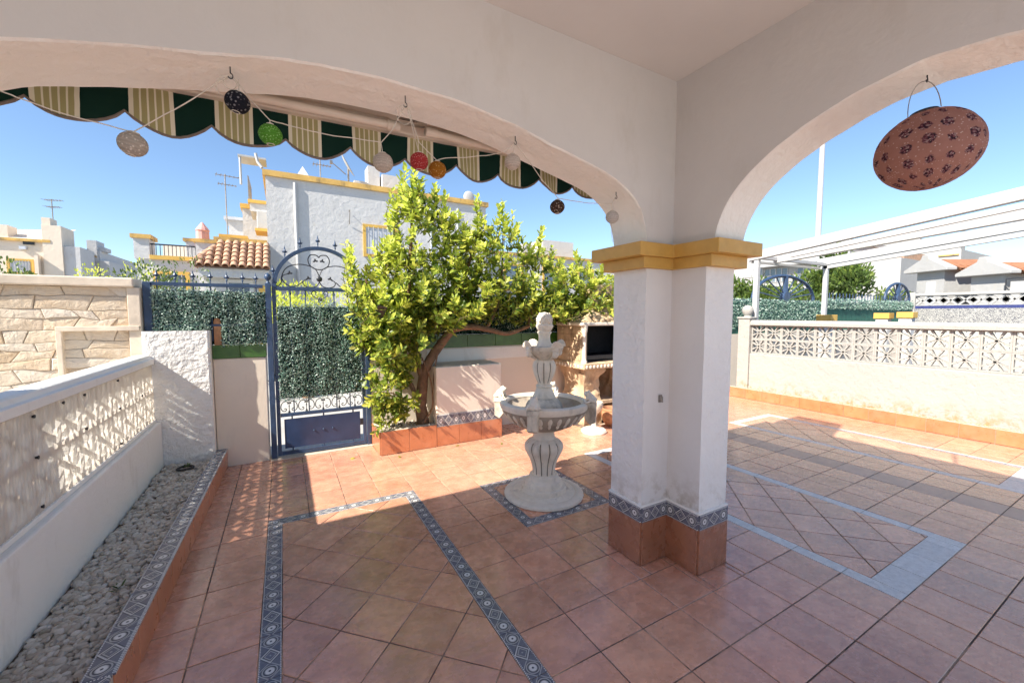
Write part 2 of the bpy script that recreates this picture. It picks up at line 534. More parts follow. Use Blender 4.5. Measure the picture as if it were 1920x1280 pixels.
# pierced paper / fabric lantern skins
def lantern_mat(name, c, dots, scale, trans=.35):
    n = NB(name, .8, .2)
    tc = n.node('ShaderNodeTexCoord').outputs['Object']
    d = n.voro(tc, scale).outputs['Distance']
    f = n.ramp(d, [(.20, .8), (.36, 0.0)])
    w = n.node('ShaderNodeTexWave'); w.bands_direction = 'Z'; n.set(w.inputs['Vector'], tc); w.inputs['Scale'].default_value = 28
    col = n.mix(n.math('MULTIPLY', w.outputs[1], .35), c, tuple(x*.55 for x in c))
    col = n.mix(f, col, dots)
    n.color(col)
    t = n.node('ShaderNodeBsdfTranslucent'); n.set(t.inputs[0], col)
    mx = n.node('ShaderNodeMixShader'); mx.inputs[0].default_value = trans
    n.nt.links.new(n.b.outputs[0], mx.inputs[1]); n.nt.links.new(t.outputs[0], mx.inputs[2])
    n.nt.links.new(mx.outputs[0], n.nt.nodes['Material Output'].inputs[0])
    n.bump(w.outputs[1], .4, .003)
    return n.m
n = NB('flowered_lantern_fabric', .85, .2)
uv = n.node('ShaderNodeUVMap').outputs[0]
uvs = n.scale(uv, (15.0, 6.6, 1))
vo = n.voro(uvs, 1.0, 'F1', .25)
fl = n.ramp(n.math('ADD', vo.outputs['Distance'], n.math('MULTIPLY', n.math('SUBTRACT', n.noise(uvs, 5, 3), .5), .35)), [(.28, 1.0), (.34, 0.0)])
inner = n.ramp(n.noise(uvs, 6, 4, .6), [(.42, (.035,.030,.045)), (.5, (.20,.06,.08)), (.6, (.40,.30,.30))])
dots = n.ramp(n.voro(n.scale(uv, (88.0, 42.0, 1)), 1.0, 'F1', .7).outputs['Distance'], [(.16, 1.0), (.26, 0.0)])
col = n.mix(fl, n.mix(n.noise(uvs, 2, 3), (.42,.215,.17), (.54,.30,.25)), inner)
col = n.mix(n.math('MULTIPLY', dots, .85), col, (.80,.68,.62))
n.color(col); MAT['lantern_big'] = n.m
t = n.node('ShaderNodeBsdfTranslucent'); n.set(t.inputs[0], col)
mx = n.node('ShaderNodeMixShader'); mx.inputs[0].default_value = .45
n.nt.links.new(n.b.outputs[0], mx.inputs[1]); n.nt.links.new(t.outputs[0], mx.inputs[2])
n.nt.links.new(mx.outputs[0], n.nt.nodes['Material Output'].inputs[0])

# translucent ribbed plastic
n = NB('translucent_ribbed_plastic', .45, .4)
pc = n.pos()
n.color(n.mix(n.ramp(n.noise(pc, 2.5, 5, .65), [(.35, 0.0), (.7, 1.0)]), (.62,.54,.47), (.74,.68,.62)))
t = n.node('ShaderNodeBsdfTranslucent'); t.inputs[0].default_value = (.80,.74,.66,1)
mx = n.node('ShaderNodeMixShader'); mx.inputs[0].default_value = .55
n.nt.links.new(n.b.outputs[0], mx.inputs[1]); n.nt.links.new(t.outputs[0], mx.inputs[2])
tr = n.node('ShaderNodeBsdfTransparent'); m2 = n.node('ShaderNodeMixShader'); m2.inputs[0].default_value = .28
n.nt.links.new(mx.outputs[0], m2.inputs[1]); n.nt.links.new(tr.outputs[0], m2.inputs[2])
n.nt.links.new(m2.outputs[0], n.nt.nodes['Material Output'].inputs[0])
MAT['sheet'] = n.m

# blue and white wall tiles of the neighbour: uv in tiles
n = NB('blue_white_wall_tile', .25, .5)
uv = n.node('ShaderNodeUVMap').outputs[0]
sx = n.node('ShaderNodeSeparateXYZ'); n.set(sx.inputs[0], uv)
fx = n.math('ABSOLUTE', n.math('SUBTRACT', n.math('FRACT', sx.outputs[0]), .5))
fy = n.math('ABSOLUTE', n.math('SUBTRACT', n.math('FRACT', sx.outputs[1]), .5))
star = n.math('LESS_THAN', n.math('ADD', n.math('SQRT', fx), n.math('SQRT', fy)), .52)
n.color(n.mix(star, (.45,.44,.40), (.07,.08,.11))); MAT['star_tile'] = n.m
n = NB('blue_scroll_wall_tile', .25, .5)
uv = n.node('ShaderNodeUVMap').outputs[0]
w = n.noise(n.scale(uv, (2.0, 2.0, 1)), 2.6, 2, .5, 2.5)
n.color(n.ramp(w, [(.42, (.44,.43,.40)), (.47, (.07,.075,.10)), (.53, (.07,.075,.10)), (.58, (.44,.43,.40))])); MAT['scroll_tile'] = n.m
MAT['navy_tile'] = simple('navy_glazed_tile', (.04,.05,.16), .25, .2, 9)

# ================================================================== SETTING
mb = MB(); mb.add([(-700,-700,-.16),(700,-700,-.16),(700,700,-.16),(-700,700,-.16)], [(0,1,2,3)])
mb.build('ground', MAT['ground'], kind='structure')
mb = MB(); mb.box(-60, 5.62, -.158, 90, 12.2, -.06)
mb.build('street', MAT['asphalt'], kind='structure')

# ---- tiled patio floor: the mortar bed shows as the joints
mb = MB(); mb.box(-1.85, -1.2, -.15, 8.2, 5.62, -.0045)
floor = mb.build('patio_floor', MAT['grout'], kind='structure')

S = .3
GX, GY = 1.338, 1.465
FX0, FX1, FY0, FY1 = -1.6, 8.05, -1.2, 5.40
panels = [(-.162, .3, 1.038, 3.785, 'border'), (3.138, .865, 4.338, 3.785, 'marble'), (6.038, .865, 7.138, 3.785, 'marble')]
fsq = (1.638, 2.665, 2.538, 3.565)                   # square round the fountain foot
holes = [(-1.7, 1.86, -.68, 5.32), (2.04, 1.865, 2.58, 2.165), (2.285, 1.61, 2.58, 1.865), (.95, 4.9, 2.61, 5.5), (3.83, 4.65, 5.0, 5.4)]

camR = cam.rotation_euler.to_matrix()
def pxarea(poly):
    pts = []
    for a, b in poly:
        d = camR.transposed() @ (Vector((a, b, 0))-CAM)
        if d.z > -.25: return 0
        pts.append((d.x/-d.z*759.4, d.y/-d.z*759.4))
    cx = sum(p[0] for p in pts)/len(pts); cy = sum(p[1] for p in pts)/len(pts)
    if abs(cx) > 1000 or abs(cy) > 690: return 0
    return abs(area(pts))

def in_rect(p, r, e=1e-4):
    return r[0]-e < p[0] < r[2]+e and r[1]-e < p[1] < r[3]+e

def subtract(poly, r):
    """poly minus axis rectangle -> list of convex polys"""
    ov = clip_rect(poly, r)
    if len(ov) < 3 or abs(area(ov)) < 2e-4: return [poly]
    out = []; cur = poly
    for nx, ny, d in ((1,0,r[0]),(-1,0,-r[2]),(0,1,r[1]),(0,-1,-r[3])):
        a = clip(cur, nx, ny, d)
        if len(a) >= 3 and abs(area(a)) > 6e-4: out.append(a)
        cur = clip(cur, -nx, -ny, -d)
        if len(cur) < 3 or abs(area(cur)) < 6e-4: break
    return out

def clip_rect(poly, r):
    for nx, ny, d in ((1,0,r[2]),(-1,0,-r[0]),(0,1,r[3]),(0,-1,-r[1])):
        poly = clip(poly, nx, ny, d)
        if len(poly) < 3: return []
    return poly

pieces = []     # (poly, material key)
for i in range(-11, 30):
    for j in range(-21, 16):
        cell = clip_rect([(GX+i*S, GY+j*S), (GX+(i+1)*S, GY+j*S), (GX+(i+1)*S, GY+(j+1)*S), (GX+i*S, GY+(j+1)*S)], (FX0, FY0, FX1, FY1))
        if len(cell) < 3: continue
        ps = [cell]
        for r in [p[:4] for p in panels]+[fsq]+holes:
            ps = [q for a in ps for q in subtract(a, r)]
        key = 'tile_dark' if i == 13 else 'tile'
        pieces += [(q, key) for q in ps]
D = S*math.sqrt(.5)
for (x0, y0, x1, y1, kind) in panels:
    inn = (x0+.1, y0+.1, x1-.1, y1-.1) if kind == 'border' else (x0+.1, y0+.18, x1-.1, y1-.1)
    ox, oy = (.423, 2.464) if kind == 'border' else (x0+.53, y0+.93)
    for a in range(-14, 15):
        for b in range(-14, 15):
            cx, cy = ox+(a+b)*D, oy+(a-b)*D+D
            q = clip_rect([(cx, cy-D), (cx+D, cy), (cx, cy+D), (cx-D, cy)], inn)
            if len(q) >= 3 and area(q) > 6e-4:
                pieces.append((q, 'tile'))
# inside the fountain square
fin = (fsq[0]+.1, fsq[1]+.1, fsq[2]-.1, fsq[3]-.1)
for a in range(-4, 5):
    for b in range(-4, 5):
        cx, cy = 2.088+(a+b)*D, 3.115+(a-b)*D
        q = clip_rect([(cx, cy-D), (cx+D, cy), (cx, cy+D), (cx-D, cy)], fin)
        if len(q) >= 3 and area(q) > 6e-4: pieces.append((q, 'tile'))

GAP = .0032
pieces = [(inset(q, GAP), k) for q, k in pieces]
pieces = [(q, k) for q, k in pieces if len(q) >= 3 and abs(area(q)) > 4e-4]
ranked = sorted(pieces, key=lambda t: -pxarea(t[0]))
full_mesh = {}
rest = {'tile': MB(), 'tile_dark': MB()}
count = 0
for q, k in ranked:
    if area(q) < 0: q = q[::-1]
    dz = rnd.uniform(-.0009, .0009)
    if count < 296 and pxarea(q) > 25:
        cx = sum(p[0] for p in q)/len(q); cy = sum(p[1] for p in q)/len(q)
        loc = [(round(p[0]-cx, 4), round(p[1]-cy, 4)) for p in q]
        ck = (k, tuple(sorted(loc)))
        if ck not in full_mesh:
            full_mesh[ck] = slab(MB(), loc, lambda a, b, h: (a, b, h), 0, .008).mesh('floor_tile', MAT[k])
        o = link('floor_tile', full_mesh[ck], floor, (cx, cy, dz))
        count += 1
    else:
        slab(rest[k], q, lambda a, b, h: (a, b, h), dz, .008)
for k in rest:
    if rest[k].f:
        o = rest[k].build('floor_tiles' if k == 'tile' else 'brown_floor_tiles', MAT[k], floor, kind='stuff')

# patterned border tiles, .3 x .1 m, one shared mesh; u along, v across
def strip_mesh(L, W, mat, name='border_tile', t=.009):
    mb = MB(); g = .0016
    slab(mb, [(-L/2+g, -W/2+g), (L/2-g, -W/2+g), (L/2-g, W/2-g), (-L/2+g, W/2-g)], lambda a, b, h: (a, b, h), 0, t, .0015)
    mb.uv = [((p[0]/L+.5)*3.0*(L/.3 if L < .29 else 1), p[1]/W+.5) for p in mb.v]
    return mb.mesh(name, mat)
STRIP = strip_mesh(.3, .1, MAT['border'])
STRIP_M = strip_mesh(.3, .1, MAT['marble_tile'])
STRIP_W = strip_mesh(.3, .18, MAT['marble_tile'])
_short = {}
def strip_run(parent, p, q, n=None, mesh=None, mat=None, W=.1, name='border_tile', z=0.0, tilt=None):
    """a row of border tiles on the line p..q (axis-aligned), z up unless tilt is given"""
    p = Vector((*p, 0)); q = Vector((*q, 0)); L = (q-p).length; d = (q-p).normalized()
    k = 0.0
    while k < L-.02:
        l = min(.3, L-k)
        if l > .285: me = mesh or STRIP
        else:
            key = (round(l, 3), W, (mat or MAT['border']).name)
            if key not in _short: _short[key] = strip_mesh(l, W, mat or MAT['border'])
            me = _short[key]
        c = p+d*(k+l/2)
        o = link(name, me, parent, (c.x, c.y, z+rnd.uniform(-.0006, .0006)))
        o.rotation_euler = (0, 0, math.atan2(d.y, d.x))
        k += l
x0, y0, x1, y1, _ = panels[0]
strip_run(floor, (x0+.05, y0), (x0+.05, y1-.1)); strip_run(floor, (x1-.05, y0), (x1-.05, y1-.1))
strip_run(floor, (x0, y1-.05), (x1, y1-.05)); strip_run(floor, (x0+.1, y0+.05), (x1-.1, y0+.05))
x0, y0, x1, y1 = fsq
strip_run(floor, (x0+.05, y0+.1), (x0+.05, y1-.1)); strip_run(floor, (x1-.05, y0+.1), (x1-.05, y1-.1))
strip_run(floor, (x0, y0+.05), (x1, y0+.05)); strip_run(floor, (x0, y1-.05), (x1, y1-.05))
for (x0, y0, x1, y1, kind) in panels[1:]:
    m_ = MAT['marble_tile']
    strip_run(floor, (x0+.05, y0), (x0+.05, y1-.1), mesh=STRIP_M, mat=m_)
    strip_run(floor, (x1-.05, y0), (x1-.05, y1-.1), mesh=STRIP_M, mat=m_)
    strip_run(floor, (x0, y1-.05), (x1, y1-.05), mesh=STRIP_M, mat=m_)
    strip_run(floor, (x0+.1, y0+.09), (x1-.1, y0+.09), mesh=STRIP_W, mat=m_, W=.18)

# ---- gravel bed between the left wall and its tiled kerb
mb = MB(); mb.box(-1.13, 2.25, -.01, -.70, 5.29, .13)
bed = mb.build('gravel_bed', MAT['soil'], kind='structure')
tmpl = []
for k in range(7):
    bm = bmesh.new(); bmesh.ops.create_icosphere(bm, subdivisions=2, radius=1)
    off = Vector((k*7.3, k*3.1, 0))
    vs_ = []
    for v in bm.verts:
        n_ = 1+.28*mnoise.noise(v.co*1.1+off)+.08*mnoise.noise(v.co*3+off)
        vs_.append(v.co*n_)
    tmpl.append(([v.copy() for v in vs_], [tuple(v.index for v in f.verts) for f in bm.faces])); bm.free()
def kerb_x(y): return -.665+(y-2.2)*.0225
def pebbles(x_lo, x_hi, y0, y1, z, n, smin, smax, seed):
    g = random.Random(seed); mb = MB()
    for i in range(n):
        y = g.uniform(y0, y1); lo = x_lo(y); hi = x_hi(y)
        x = g.uniform(lo, hi)
        s = g.uniform(smin, smax)
        v, f = tmpl[g.randrange(7)]
        m = Matrix.Rotation(g.uniform(0, 6.28), 3, 'Z') @ Matrix.Rotation(g.gauss(0, .6), 3, 'X') @ Matrix.Diagonal((s*g.uniform(1.0, 1.5), s, s*g.uniform(.55, .9)))
        hump = .02*mnoise.noise(Vector((x*3, y*3, 5)))
        c = Vector((x, y, z+hump+g.uniform(-.014, .014)))
        mb.add([c+m @ p for p in v], f)
    return mb
pb = pebbles(lambda y: -1.10, lambda y: kerb_x(y)-.125, 2.26, 5.27, .136, 3900, .0105, .0205, 3)
o = pb.build('pebbles', MAT['pebble'], bed, fix=False, kind='stuff')
o.data.polygons.foreach_set('use_smooth', [True]*len(o.data.polygons))

def kerb_run(parent, p, q, height, face_out, cap_w=.105, seg=.3, base=True):
    """tiled kerb from p to q; face_out = unit vector (2d) the face looks to"""
    p = Vector(p); q = Vector(q); L = (q-p).length; d = (q-p).normalized(); nrm = Vector(face_out)
    core = MB()
    c4 = [p-nrm*.012, q-nrm*.012, q-nrm*(cap_w-.003), p-nrm*(cap_w-.003)]
    core.prism([tuple(c) for c in c4], lambda a, b, h: (a, b, h), .0, height-.009)
    core.build('kerb_core', MAT['grout_light'], parent)
    k = 0
    while k < L-.02:
        l = min(seg, L-k); a = p+d*k
        def fn(u_, w_, h_): return (a.x+d.x*u_+nrm.x*(h_-.012), a.y+d.y*u_+nrm.y*(h_-.012), w_)
        m_ = MB(); slab(m_, [(.002, .002), (l-.002, .002), (l-.002, height-.012), (.002, height-.012)], fn, .012, .011)
        c = a+d*(l/2)
        m_.build('face_tile', MAT['tile_wall'], parent, loc=(c.x, c.y, height/2))
        m2 = MB()
        def fn2(u_, w_, h_): return (a.x+d.x*u_-nrm.x*w_, a.y+d.y*u_-nrm.y*w_, height+h_)
        slab(m2, [(.0015, -.006), (l-.0015, -.006), (l-.0015, cap_w), (.0015, cap_w)], fn2, 0, .009, .0015)
        m2.uv = [((Vector((v_[0], v_[1]))-a).dot(d)/l*3*(l/seg), -(Vector((v_[0], v_[1]))-a).dot(nrm)/cap_w) for v_ in m2.v]
        m2.build('cap_tile', MAT['border'], parent, loc=(c.x, c.y, height))
        k += l
kerb = thing('planter_kerb', 'low terracotta kerb capped with blue patterned tiles beside the gravel bed', 'kerb', (-.64, 3.7, 0))
kerb_run(kerb, (-.665, 2.2), (-.594, 5.405), .2, (1, -.0225))
kerb_run(kerb, (-1.13, 2.10), (-.667, 2.10), .2, (0, -1), cap_w=.1)

# a dark ring and weeds on the gravel
mb = MB(); mb.tube([(-.90+.062*math.cos(a), 5.02+.062*math.sin(a), .168) for a in [i*PI/10 for i in range(20)]], .012, 8, closed=True)
mb.build('plant_pot_ring', MAT['rubber'], smooth=True, label='dark rubber pot ring sunk in the pebbles near the white pier', cat='ring')
def leaf_add(mb, p, d, up, L, W, fold=.25):
    d = d.normalized(); s = d.cross(up)
    if s.length < 1e-4: s = d.orthogonal()
    s.normalize(); nn = s.cross(d)
    a = p; b = p+d*L
    m1 = p+d*(L*.38)+nn*(-fold*W*.5); m2 = p+d*(L*.72)+nn*(-fold*W*.45)
    l1 = p+d*(L*.34)+s*(W*.5); r1 = p+d*(L*.34)-s*(W*.5)
    l2 = p+d*(L*.72)+s*(W*.42)-nn*(L*.03); r2_ = p+d*(L*.72)-s*(W*.42)-nn*(L*.03)
    b = b-nn*(L*.1)
    mb.add([a, m1, m2, b, l1, l2, r1, r2_], [(0,1,4),(1,2,5,4),(2,3,5),(0,6,1),(1,6,7,2),(2,7,3)])
def weed(x, y, z, n_, L, label, seed):
    g = random.Random(seed); mb = MB()
    for i in range(n_):
        an = g.uniform(0, 6.28); d = Vector((math.cos(an), math.sin(an), g.uniform(.3, 1.1)))
        leaf_add(mb, Vector((x+g.uniform(-.02, .02), y+g.uniform(-.02, .02), z)), d, Vector((0,0,1)), L*g.uniform(.6, 1.2), L*.28)
    mb.build('weed', MAT['weed'], None, loc=(x, y, z), fix=False, label=label, cat='weed', group='weeds in the gravel bed')
weed(-.90, 5.06, .165, 14, .055, 'little green weed growing inside the dark pot ring', 1)
weed(-.86, 2.97, .155, 12, .045, 'little green weed among the pebbles halfway along the kerb', 2)

# ================================================================== THE HOUSE (porch round the camera)
house = thing('porch_house', 'white plastered porch with two arches and an ochre capped corner pillar', 'house', (2.3, 1.9, 0))
def arch_z(prof, dx):
    dx = abs(dx)
    for (a, za), (b, zb) in zip(prof, prof[1:]):
        if dx <= b:
            t = (dx-a)/(b-a) if b > a else 0
            return za+(zb-za)*t
    return prof[-1][1]
P1 = [(0,2.705),(.2,2.703),(.36,2.69),(.47,2.675),(.6,2.65),(.8,2.607),(1.0,2.568),(1.2,2.522),(1.34,2.475),(1.43,2.42),(1.49,2.355),(1.525,2.28),(1.538,2.21),(1.545,2.13)]
P2 = [(0,2.712),(.234,2.69),(.449,2.612),(.6,2.54),(.712,2.463),(.80,2.37),(.864,2.259),(.885,2.19),(.893,2.13)]
def resample(prof, n_):
    out = []
    tot = [0]
    for (a, za), (b, zb) in zip(prof, prof[1:]): tot.append(tot[-1]+math.hypot(b-a, zb-za))
    for i in range(n_+1):
        s_ = tot[-1]*i/n_
        for k in range(len(prof)-1):
            if s_ <= tot[k+1]+1e-9:
                t = (s_-tot[k])/(tot[k+1]-tot[k]); break
        out.append((prof[k][0]+(prof[k+1][0]-prof[k][0])*t, prof[k][1]+(prof[k+1][1]-prof[k][1])*t))
    return out
def smooth_prof(p, it=6):
    p = list(p)
    for _ in range(it):
        p = [p[0]]+[((p[i-1][0]+2*p[i][0]+p[i+1][0])/4, (p[i-1][1]+2*p[i][1]+p[i+1][1])/4) for i in range(1, len(p)-1)]+[p[-1]]
    return p
H1 = smooth_prof(resample(P1, 44)); H2 = smooth_prof(resample(P2, 36))
def arch_wall(name, half, center, mapf, d0, d1, a_lo, a_hi, top, mats, seed):
    """mapf(along, depth, z) -> world; opening edge wobbles like hand plaster"""
    edge = [(center-a, z) for a, z in half[::-1]]+[(center+a, z) for a, z in half[1:]]
    face = MB(); soff = MB(); back = MB()
    def wob(i, k): return .006*mnoise.noise(Vector((edge[i][0]*4.1+seed, k*3.7, edge[i][1]*4)))+.003*mnoise.noise(Vector((edge[i][0]*15, k*9.7+seed, 0)))
    n_ = len(edge)
    fr = [(a, z+wob(i, 0)) for i, (a, z) in enumerate(edge)]
    bk = [(a, z+wob(i, 1)) for i, (a, z) in enumerate(edge)]
    ds = [0, .012, .05, .10, .15, .2, .25, .288, 1]
    # inner face with a rounded lip
    for i in range(n_-1):
        (a, z), (b, y) = fr[i], fr[i+1]
        face.add([mapf(a, d0, z+.006), mapf(b, d0, y+.006), mapf(b, d0, top), mapf(a, d0, top)], [(0,1,2,3)])
        (a2, z2), (b2, y2) = bk[i], bk[i+1]
        back.add([mapf(a2, d1, z2), mapf(b2, d1, y2), mapf(b2, d1, top), mapf(a2, d1, top)], [(3,2,1,0)])
    rows = []
    for t in (0, .03, .2, .4, .6, .8, 1):
        row = []
        for i in range(n_):
            a = fr[i][0]*(1-t)+bk[i][0]*t; z = fr[i][1]*(1-t)+bk[i][1]*t
            if t == 0: z += .006
            elif t < 1: z += .005*mnoise.noise(Vector((a*5, t*6, seed)))
            row.append(mapf(a, d0+(d1-d0)*t, z))
        rows.append(row)
    for r0, r1 in zip(rows, rows[1:]):
        for i in range(n_-1):
            soff.add([r0[i], r0[i+1], r1[i+1], r1[i]], [(0,1,2,3)])
    lo, hi = fr[0][0], fr[-1][0]
    zs = fr[0][1]
    for mbx, d in ((face, d0), (back, d1)):
        if a_lo < lo: mbx.add([mapf(a_lo, d, zs+.006 if d == d0 else zs), mapf(lo, d, zs+.006 if d == d0 else zs), mapf(lo, d, top), mapf(a_lo, d, top)], [(0,1,2,3)])
        if a_hi > hi: mbx.add([mapf(hi, d, zs+.006 if d == d0 else zs), mapf(a_hi, d, zs+.006 if d == d0 else zs), mapf(a_hi, d, top), mapf(hi, d, top)], [(0,1,2,3)])
    for mbx in (face, soff, back):
        bm_v = {}
    w = MB()
    f_ = face.build(name, mats[0], house, fix=False)
    soff.build('arch_soffit', mats[1], house, smooth=True, fix=False)
    back.build('outer_wall_face', mats[1], house, fix=False)
    return edge
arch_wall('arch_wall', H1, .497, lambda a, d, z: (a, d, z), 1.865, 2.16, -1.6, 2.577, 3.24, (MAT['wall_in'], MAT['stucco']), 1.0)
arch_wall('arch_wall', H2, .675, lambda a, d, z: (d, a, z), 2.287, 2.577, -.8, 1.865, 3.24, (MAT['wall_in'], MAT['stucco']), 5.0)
mb = MB(); mb.add([(2.577,1.86,2.12),(2.577,2.16,2.12),(2.577,2.16,3.24),(2.577,1.86,3.24)], [(0,1,2,3)])
mb.build('outer_wall_face', MAT['stucco'], house, fix=False)
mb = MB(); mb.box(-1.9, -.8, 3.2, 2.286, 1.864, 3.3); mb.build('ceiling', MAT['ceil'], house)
mb = MB(); mb.box(-4.6, -12.3, -.1, 8.3, -12.0, 3.0); mb.build('rear_wall', MAT['wall_in'], house)  # unseen wall kept low and far back so more sky light enters
mb = MB(); mb.box(-1.85, -.8, 2.62, -1.6, .9, 3.199); mb.box(-1.85, .9, -.1, -1.6, 1.865, 3.199); mb.build('side_wall', MAT['wall_in'], house)  # opening behind the camera added to let light in from the left
mb = MB(); mb.box(2.287, -.8, -.1, 2.577, -.218, 2.137); mb.build('side_pier', MAT['wall_in'], house)
mb = MB(); mb.box(-1.6, 1.865, -.1, -1.048, 2.16, 2.137); mb.build('side_pier', MAT['wall_in'], house)
# roof slab with its parapet edge, a taller corner block and a terrace rail: they cast the shade line on the patio
mb = MB(); mb.box(-1.86, -.8, 3.301, 2.64, 2.5, 3.7); mb.box(-11, .25, 3.301, -1.861, 2.5, 3.7); mb.build('roof_slab', MAT['white_wall'], house)  # unseen rear cut back with the ceiling, so sun and sky fill the porch
mb = MB(); mb.box(1.95, 1.58, 3.701, 2.62, 2.2, 4.5); mb.build('parapet_block', MAT['white_wall'], house)
mb = MB(); mb.tube([(2.6,-.75,4.17),(2.6,1.58,4.17)], .02)
for y in (-.7,.4): mb.tube([(2.6,y,3.7),(2.6,y,4.17)], .015)
mb.build('terrace_rail', MAT['white_paint'], house)
mb = MB(); mb.box(-11, -6, -.1, -4.6, 2.1, 3.3); mb.build('adjoining_wall', MAT['white_wall'], house)
mb = MB(); mb.box(-4.6, -1.2, -.12, -1.86, 5.3, -.02); mb.box(-4.6, -12.0, -.12, 8.2, -1.201, -.02); mb.build('bounce_paving', MAT['pale_bounce_paving'], house)  # added out of view: pale ground to bounce sunlight into the porch

# corner pillar: L-shaped shaft with hand-plastered faces
Lp = lambda e, f=0: [(2.045-e, 1.868-f), (2.288-f, 1.868-f), (2.288-f, 1.615-e), (2.572+e, 1.615-e), (2.572+e, 2.158+e), (2.045-e, 2.158+e)]
def shaft(poly, z0, z1, nz, name, amp, mats):
    """grid faces so that the surface can be uneven; one mesh, rough on the outer sides"""
    for fi in range(len(poly)):
        pass
    ring = []
    for i in range(len(poly)):
        a = Vector(poly[i]); b = Vector(poly[(i+1) % len(poly)])
        m_ = max(2, int((b-a).length/.05))
        for k in range(m_): ring.append((a+(b-a)*(k/m_), i, k == 0))
    mb = MB(); n_ = len(ring); mats_i = []
    cen = Vector((2.35, 1.95))
    for j in range(nz+1):
        z = z0+(z1-z0)*j/nz
        for (p, i, corner) in ring:
            w = amp*mnoise.noise(Vector((p.x*6, p.y*6, z*3)))+amp*.5*mnoise.noise(Vector((p.x*19, p.y*19, z*13)))
            d = (p-cen).normalized()
            q = p+d*w
            mb.v.append((q.x, q.y, z))
    for j in range(nz):
        for i in range(n_):
            mb.f.append((j*n_+i, j*n_+(i+1) % n_, (j+1)*n_+(i+1) % n_, (j+1)*n_+i)); mats_i.append(ring[i][1])
    o = mb.build(name, mats[0], house, fix=False)
    o.data.materials.append(mats[1])
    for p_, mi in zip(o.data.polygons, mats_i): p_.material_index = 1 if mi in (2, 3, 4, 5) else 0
    return o
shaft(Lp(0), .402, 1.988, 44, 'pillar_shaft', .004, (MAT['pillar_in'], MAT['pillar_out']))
mb = MB(); mb.prism(Lp(-.006, -.006), lambda a, b, h: (a, b, h), -.1, .41); mb.build('pillar_core', MAT['grout_light'], house)
mb = MB(); mb.prism(Lp(.055, .03), lambda a, b, h: (a, b, h), 1.985, 2.057); mb.build('capital_moulding', MAT['ochre'], house, bevel=.004)
mb = MB(); mb.prism(Lp(.115, .055), lambda a, b, h: (a, b, h), 2.057, 2.142); mb.build('capital_moulding', MAT['ochre'], house, bevel=.005)
# base: one large terracotta tile and one patterned tile per face
base = Lp(.006, .006)
for i in range(len(base)):
    a = Vector(base[i]); b = Vector(base[(i+1) % len(base)]); d = (b-a).normalized(); L = (b-a).length
    nrm = Vector((d.y, -d.x))
    k = 0
    nseg = max(1, round(L/.3)); l = L/nseg
    for k in range(nseg):
        p0 = a+d*(l*k)
        fn = lambda u_, w_, h_: (p0.x+d.x*u_+nrm.x*(h_-.002), p0.y+d.y*u_+nrm.y*(h_-.002), w_)
        c = p0+d*(l/2)
        m_ = MB(); slab(m_, [(.001, .003), (l-.001, .003), (l-.001, .298), (.001, .298)], fn, .012, .012)
        m_.build('base_tile', MAT['tile_wall_d'], house, loc=(c.x, c.y, .15))
        m_ = MB(); slab(m_, [(.001, .302), (l-.001, .302), (l-.001, .400), (.001, .400)], fn, .012, .012, .0015)
        m_.uv = [((Vector((v_[0], v_[1]))-p0).dot(d)/l*3, (v_[2]-.302)/.098) for v_ in m_.v]
        m_.build('border_tile', MAT['border'], house, loc=(c.x, c.y, .35))
# white plaster lip above the tiles
mb = MB(); mb.prism(Lp(.014, .012), lambda a, b, h: (a, b, h), .4005, .414); mb.build('plaster_lip', MAT['stucco'], house, bevel=.006)
# small bent metal clip on the pillar
mb = MB(); mb.tube([(2.185,1.862,1.148),(2.183,1.848,1.14),(2.186,1.845,1.11),(2.2,1.845,1.1),(2.205,1.85,1.135),(2.20,1.862,1.15)], .0035, 6)
mb.box(2.182, 1.857, 1.10, 2.208, 1.8645, 1.15)
mb.build('wall_clip', MAT['wire'], label='small bent metal clip screwed to the pillar inner face', cat='clip', loc=(2.19,1.86,1.1))

# ================================================================== AWNING outside the front arch
aw = thing('awning', 'cream framed folding awning with green and beige striped scalloped valance', 'awning', (.5, 2.35, 2.6))
AY = 2.45; SC = .309; X0 = -.887-SC*5; NS = 15          # a scallop peak every SC metres
cols = 10
mb = MB(); mb.uv = []
bottom = []
nx = NS*cols+1
rowsn = 6
def aw_tilt(x): return .022*(x+.9)
def scal(t):      # 0 at the peaks, 1 in the belly
    return math.sin(PI*t)**.8
for i in range(nx):
    x = X0+SC*i/cols; t = (i % cols)/cols
    zb = 2.572-.072*scal(t)+aw_tilt(x)+.005*mnoise.noise(Vector((x*4, 0, 7))); zt = 2.702+aw_tilt(x)
    for j in range(rowsn+1):
        k = j/rowsn
        yy = AY+.014*math.sin(x*11+.6*math.sin(x*3))*(1-k)+.008*math.sin(x*29+1)*(1-k)-.006*(1-k)+.004*mnoise.noise(Vector((x*14, k*5, 2)))
        mb.v.append((x, yy, zb+(zt-zb)*k)); mb.uv.append(((x-X0)/SC-.045, k))
    bottom.append((x, AY+.014*math.sin(x*11+.6*math.sin(x*3))+.008*math.sin(x*29+1)-.006+.004*mnoise.noise(Vector((x*14, 0, 2))), zb))
for i in range(nx-1):
    for j in range(rowsn):
        a = i*(rowsn+1)+j
        mb.f.append((a, a+rowsn+1, a+rowsn+2, a+1))
val = mb.build('valance', MAT['valance'], aw, smooth=True, fix=False)
mb = MB()
for p, q in zip(bottom, bottom[1:]): pass
mb.tube(bottom, .0065, 6); mb.build('binding', MAT['dark_trim'], val)
XR = X0+SC*NS
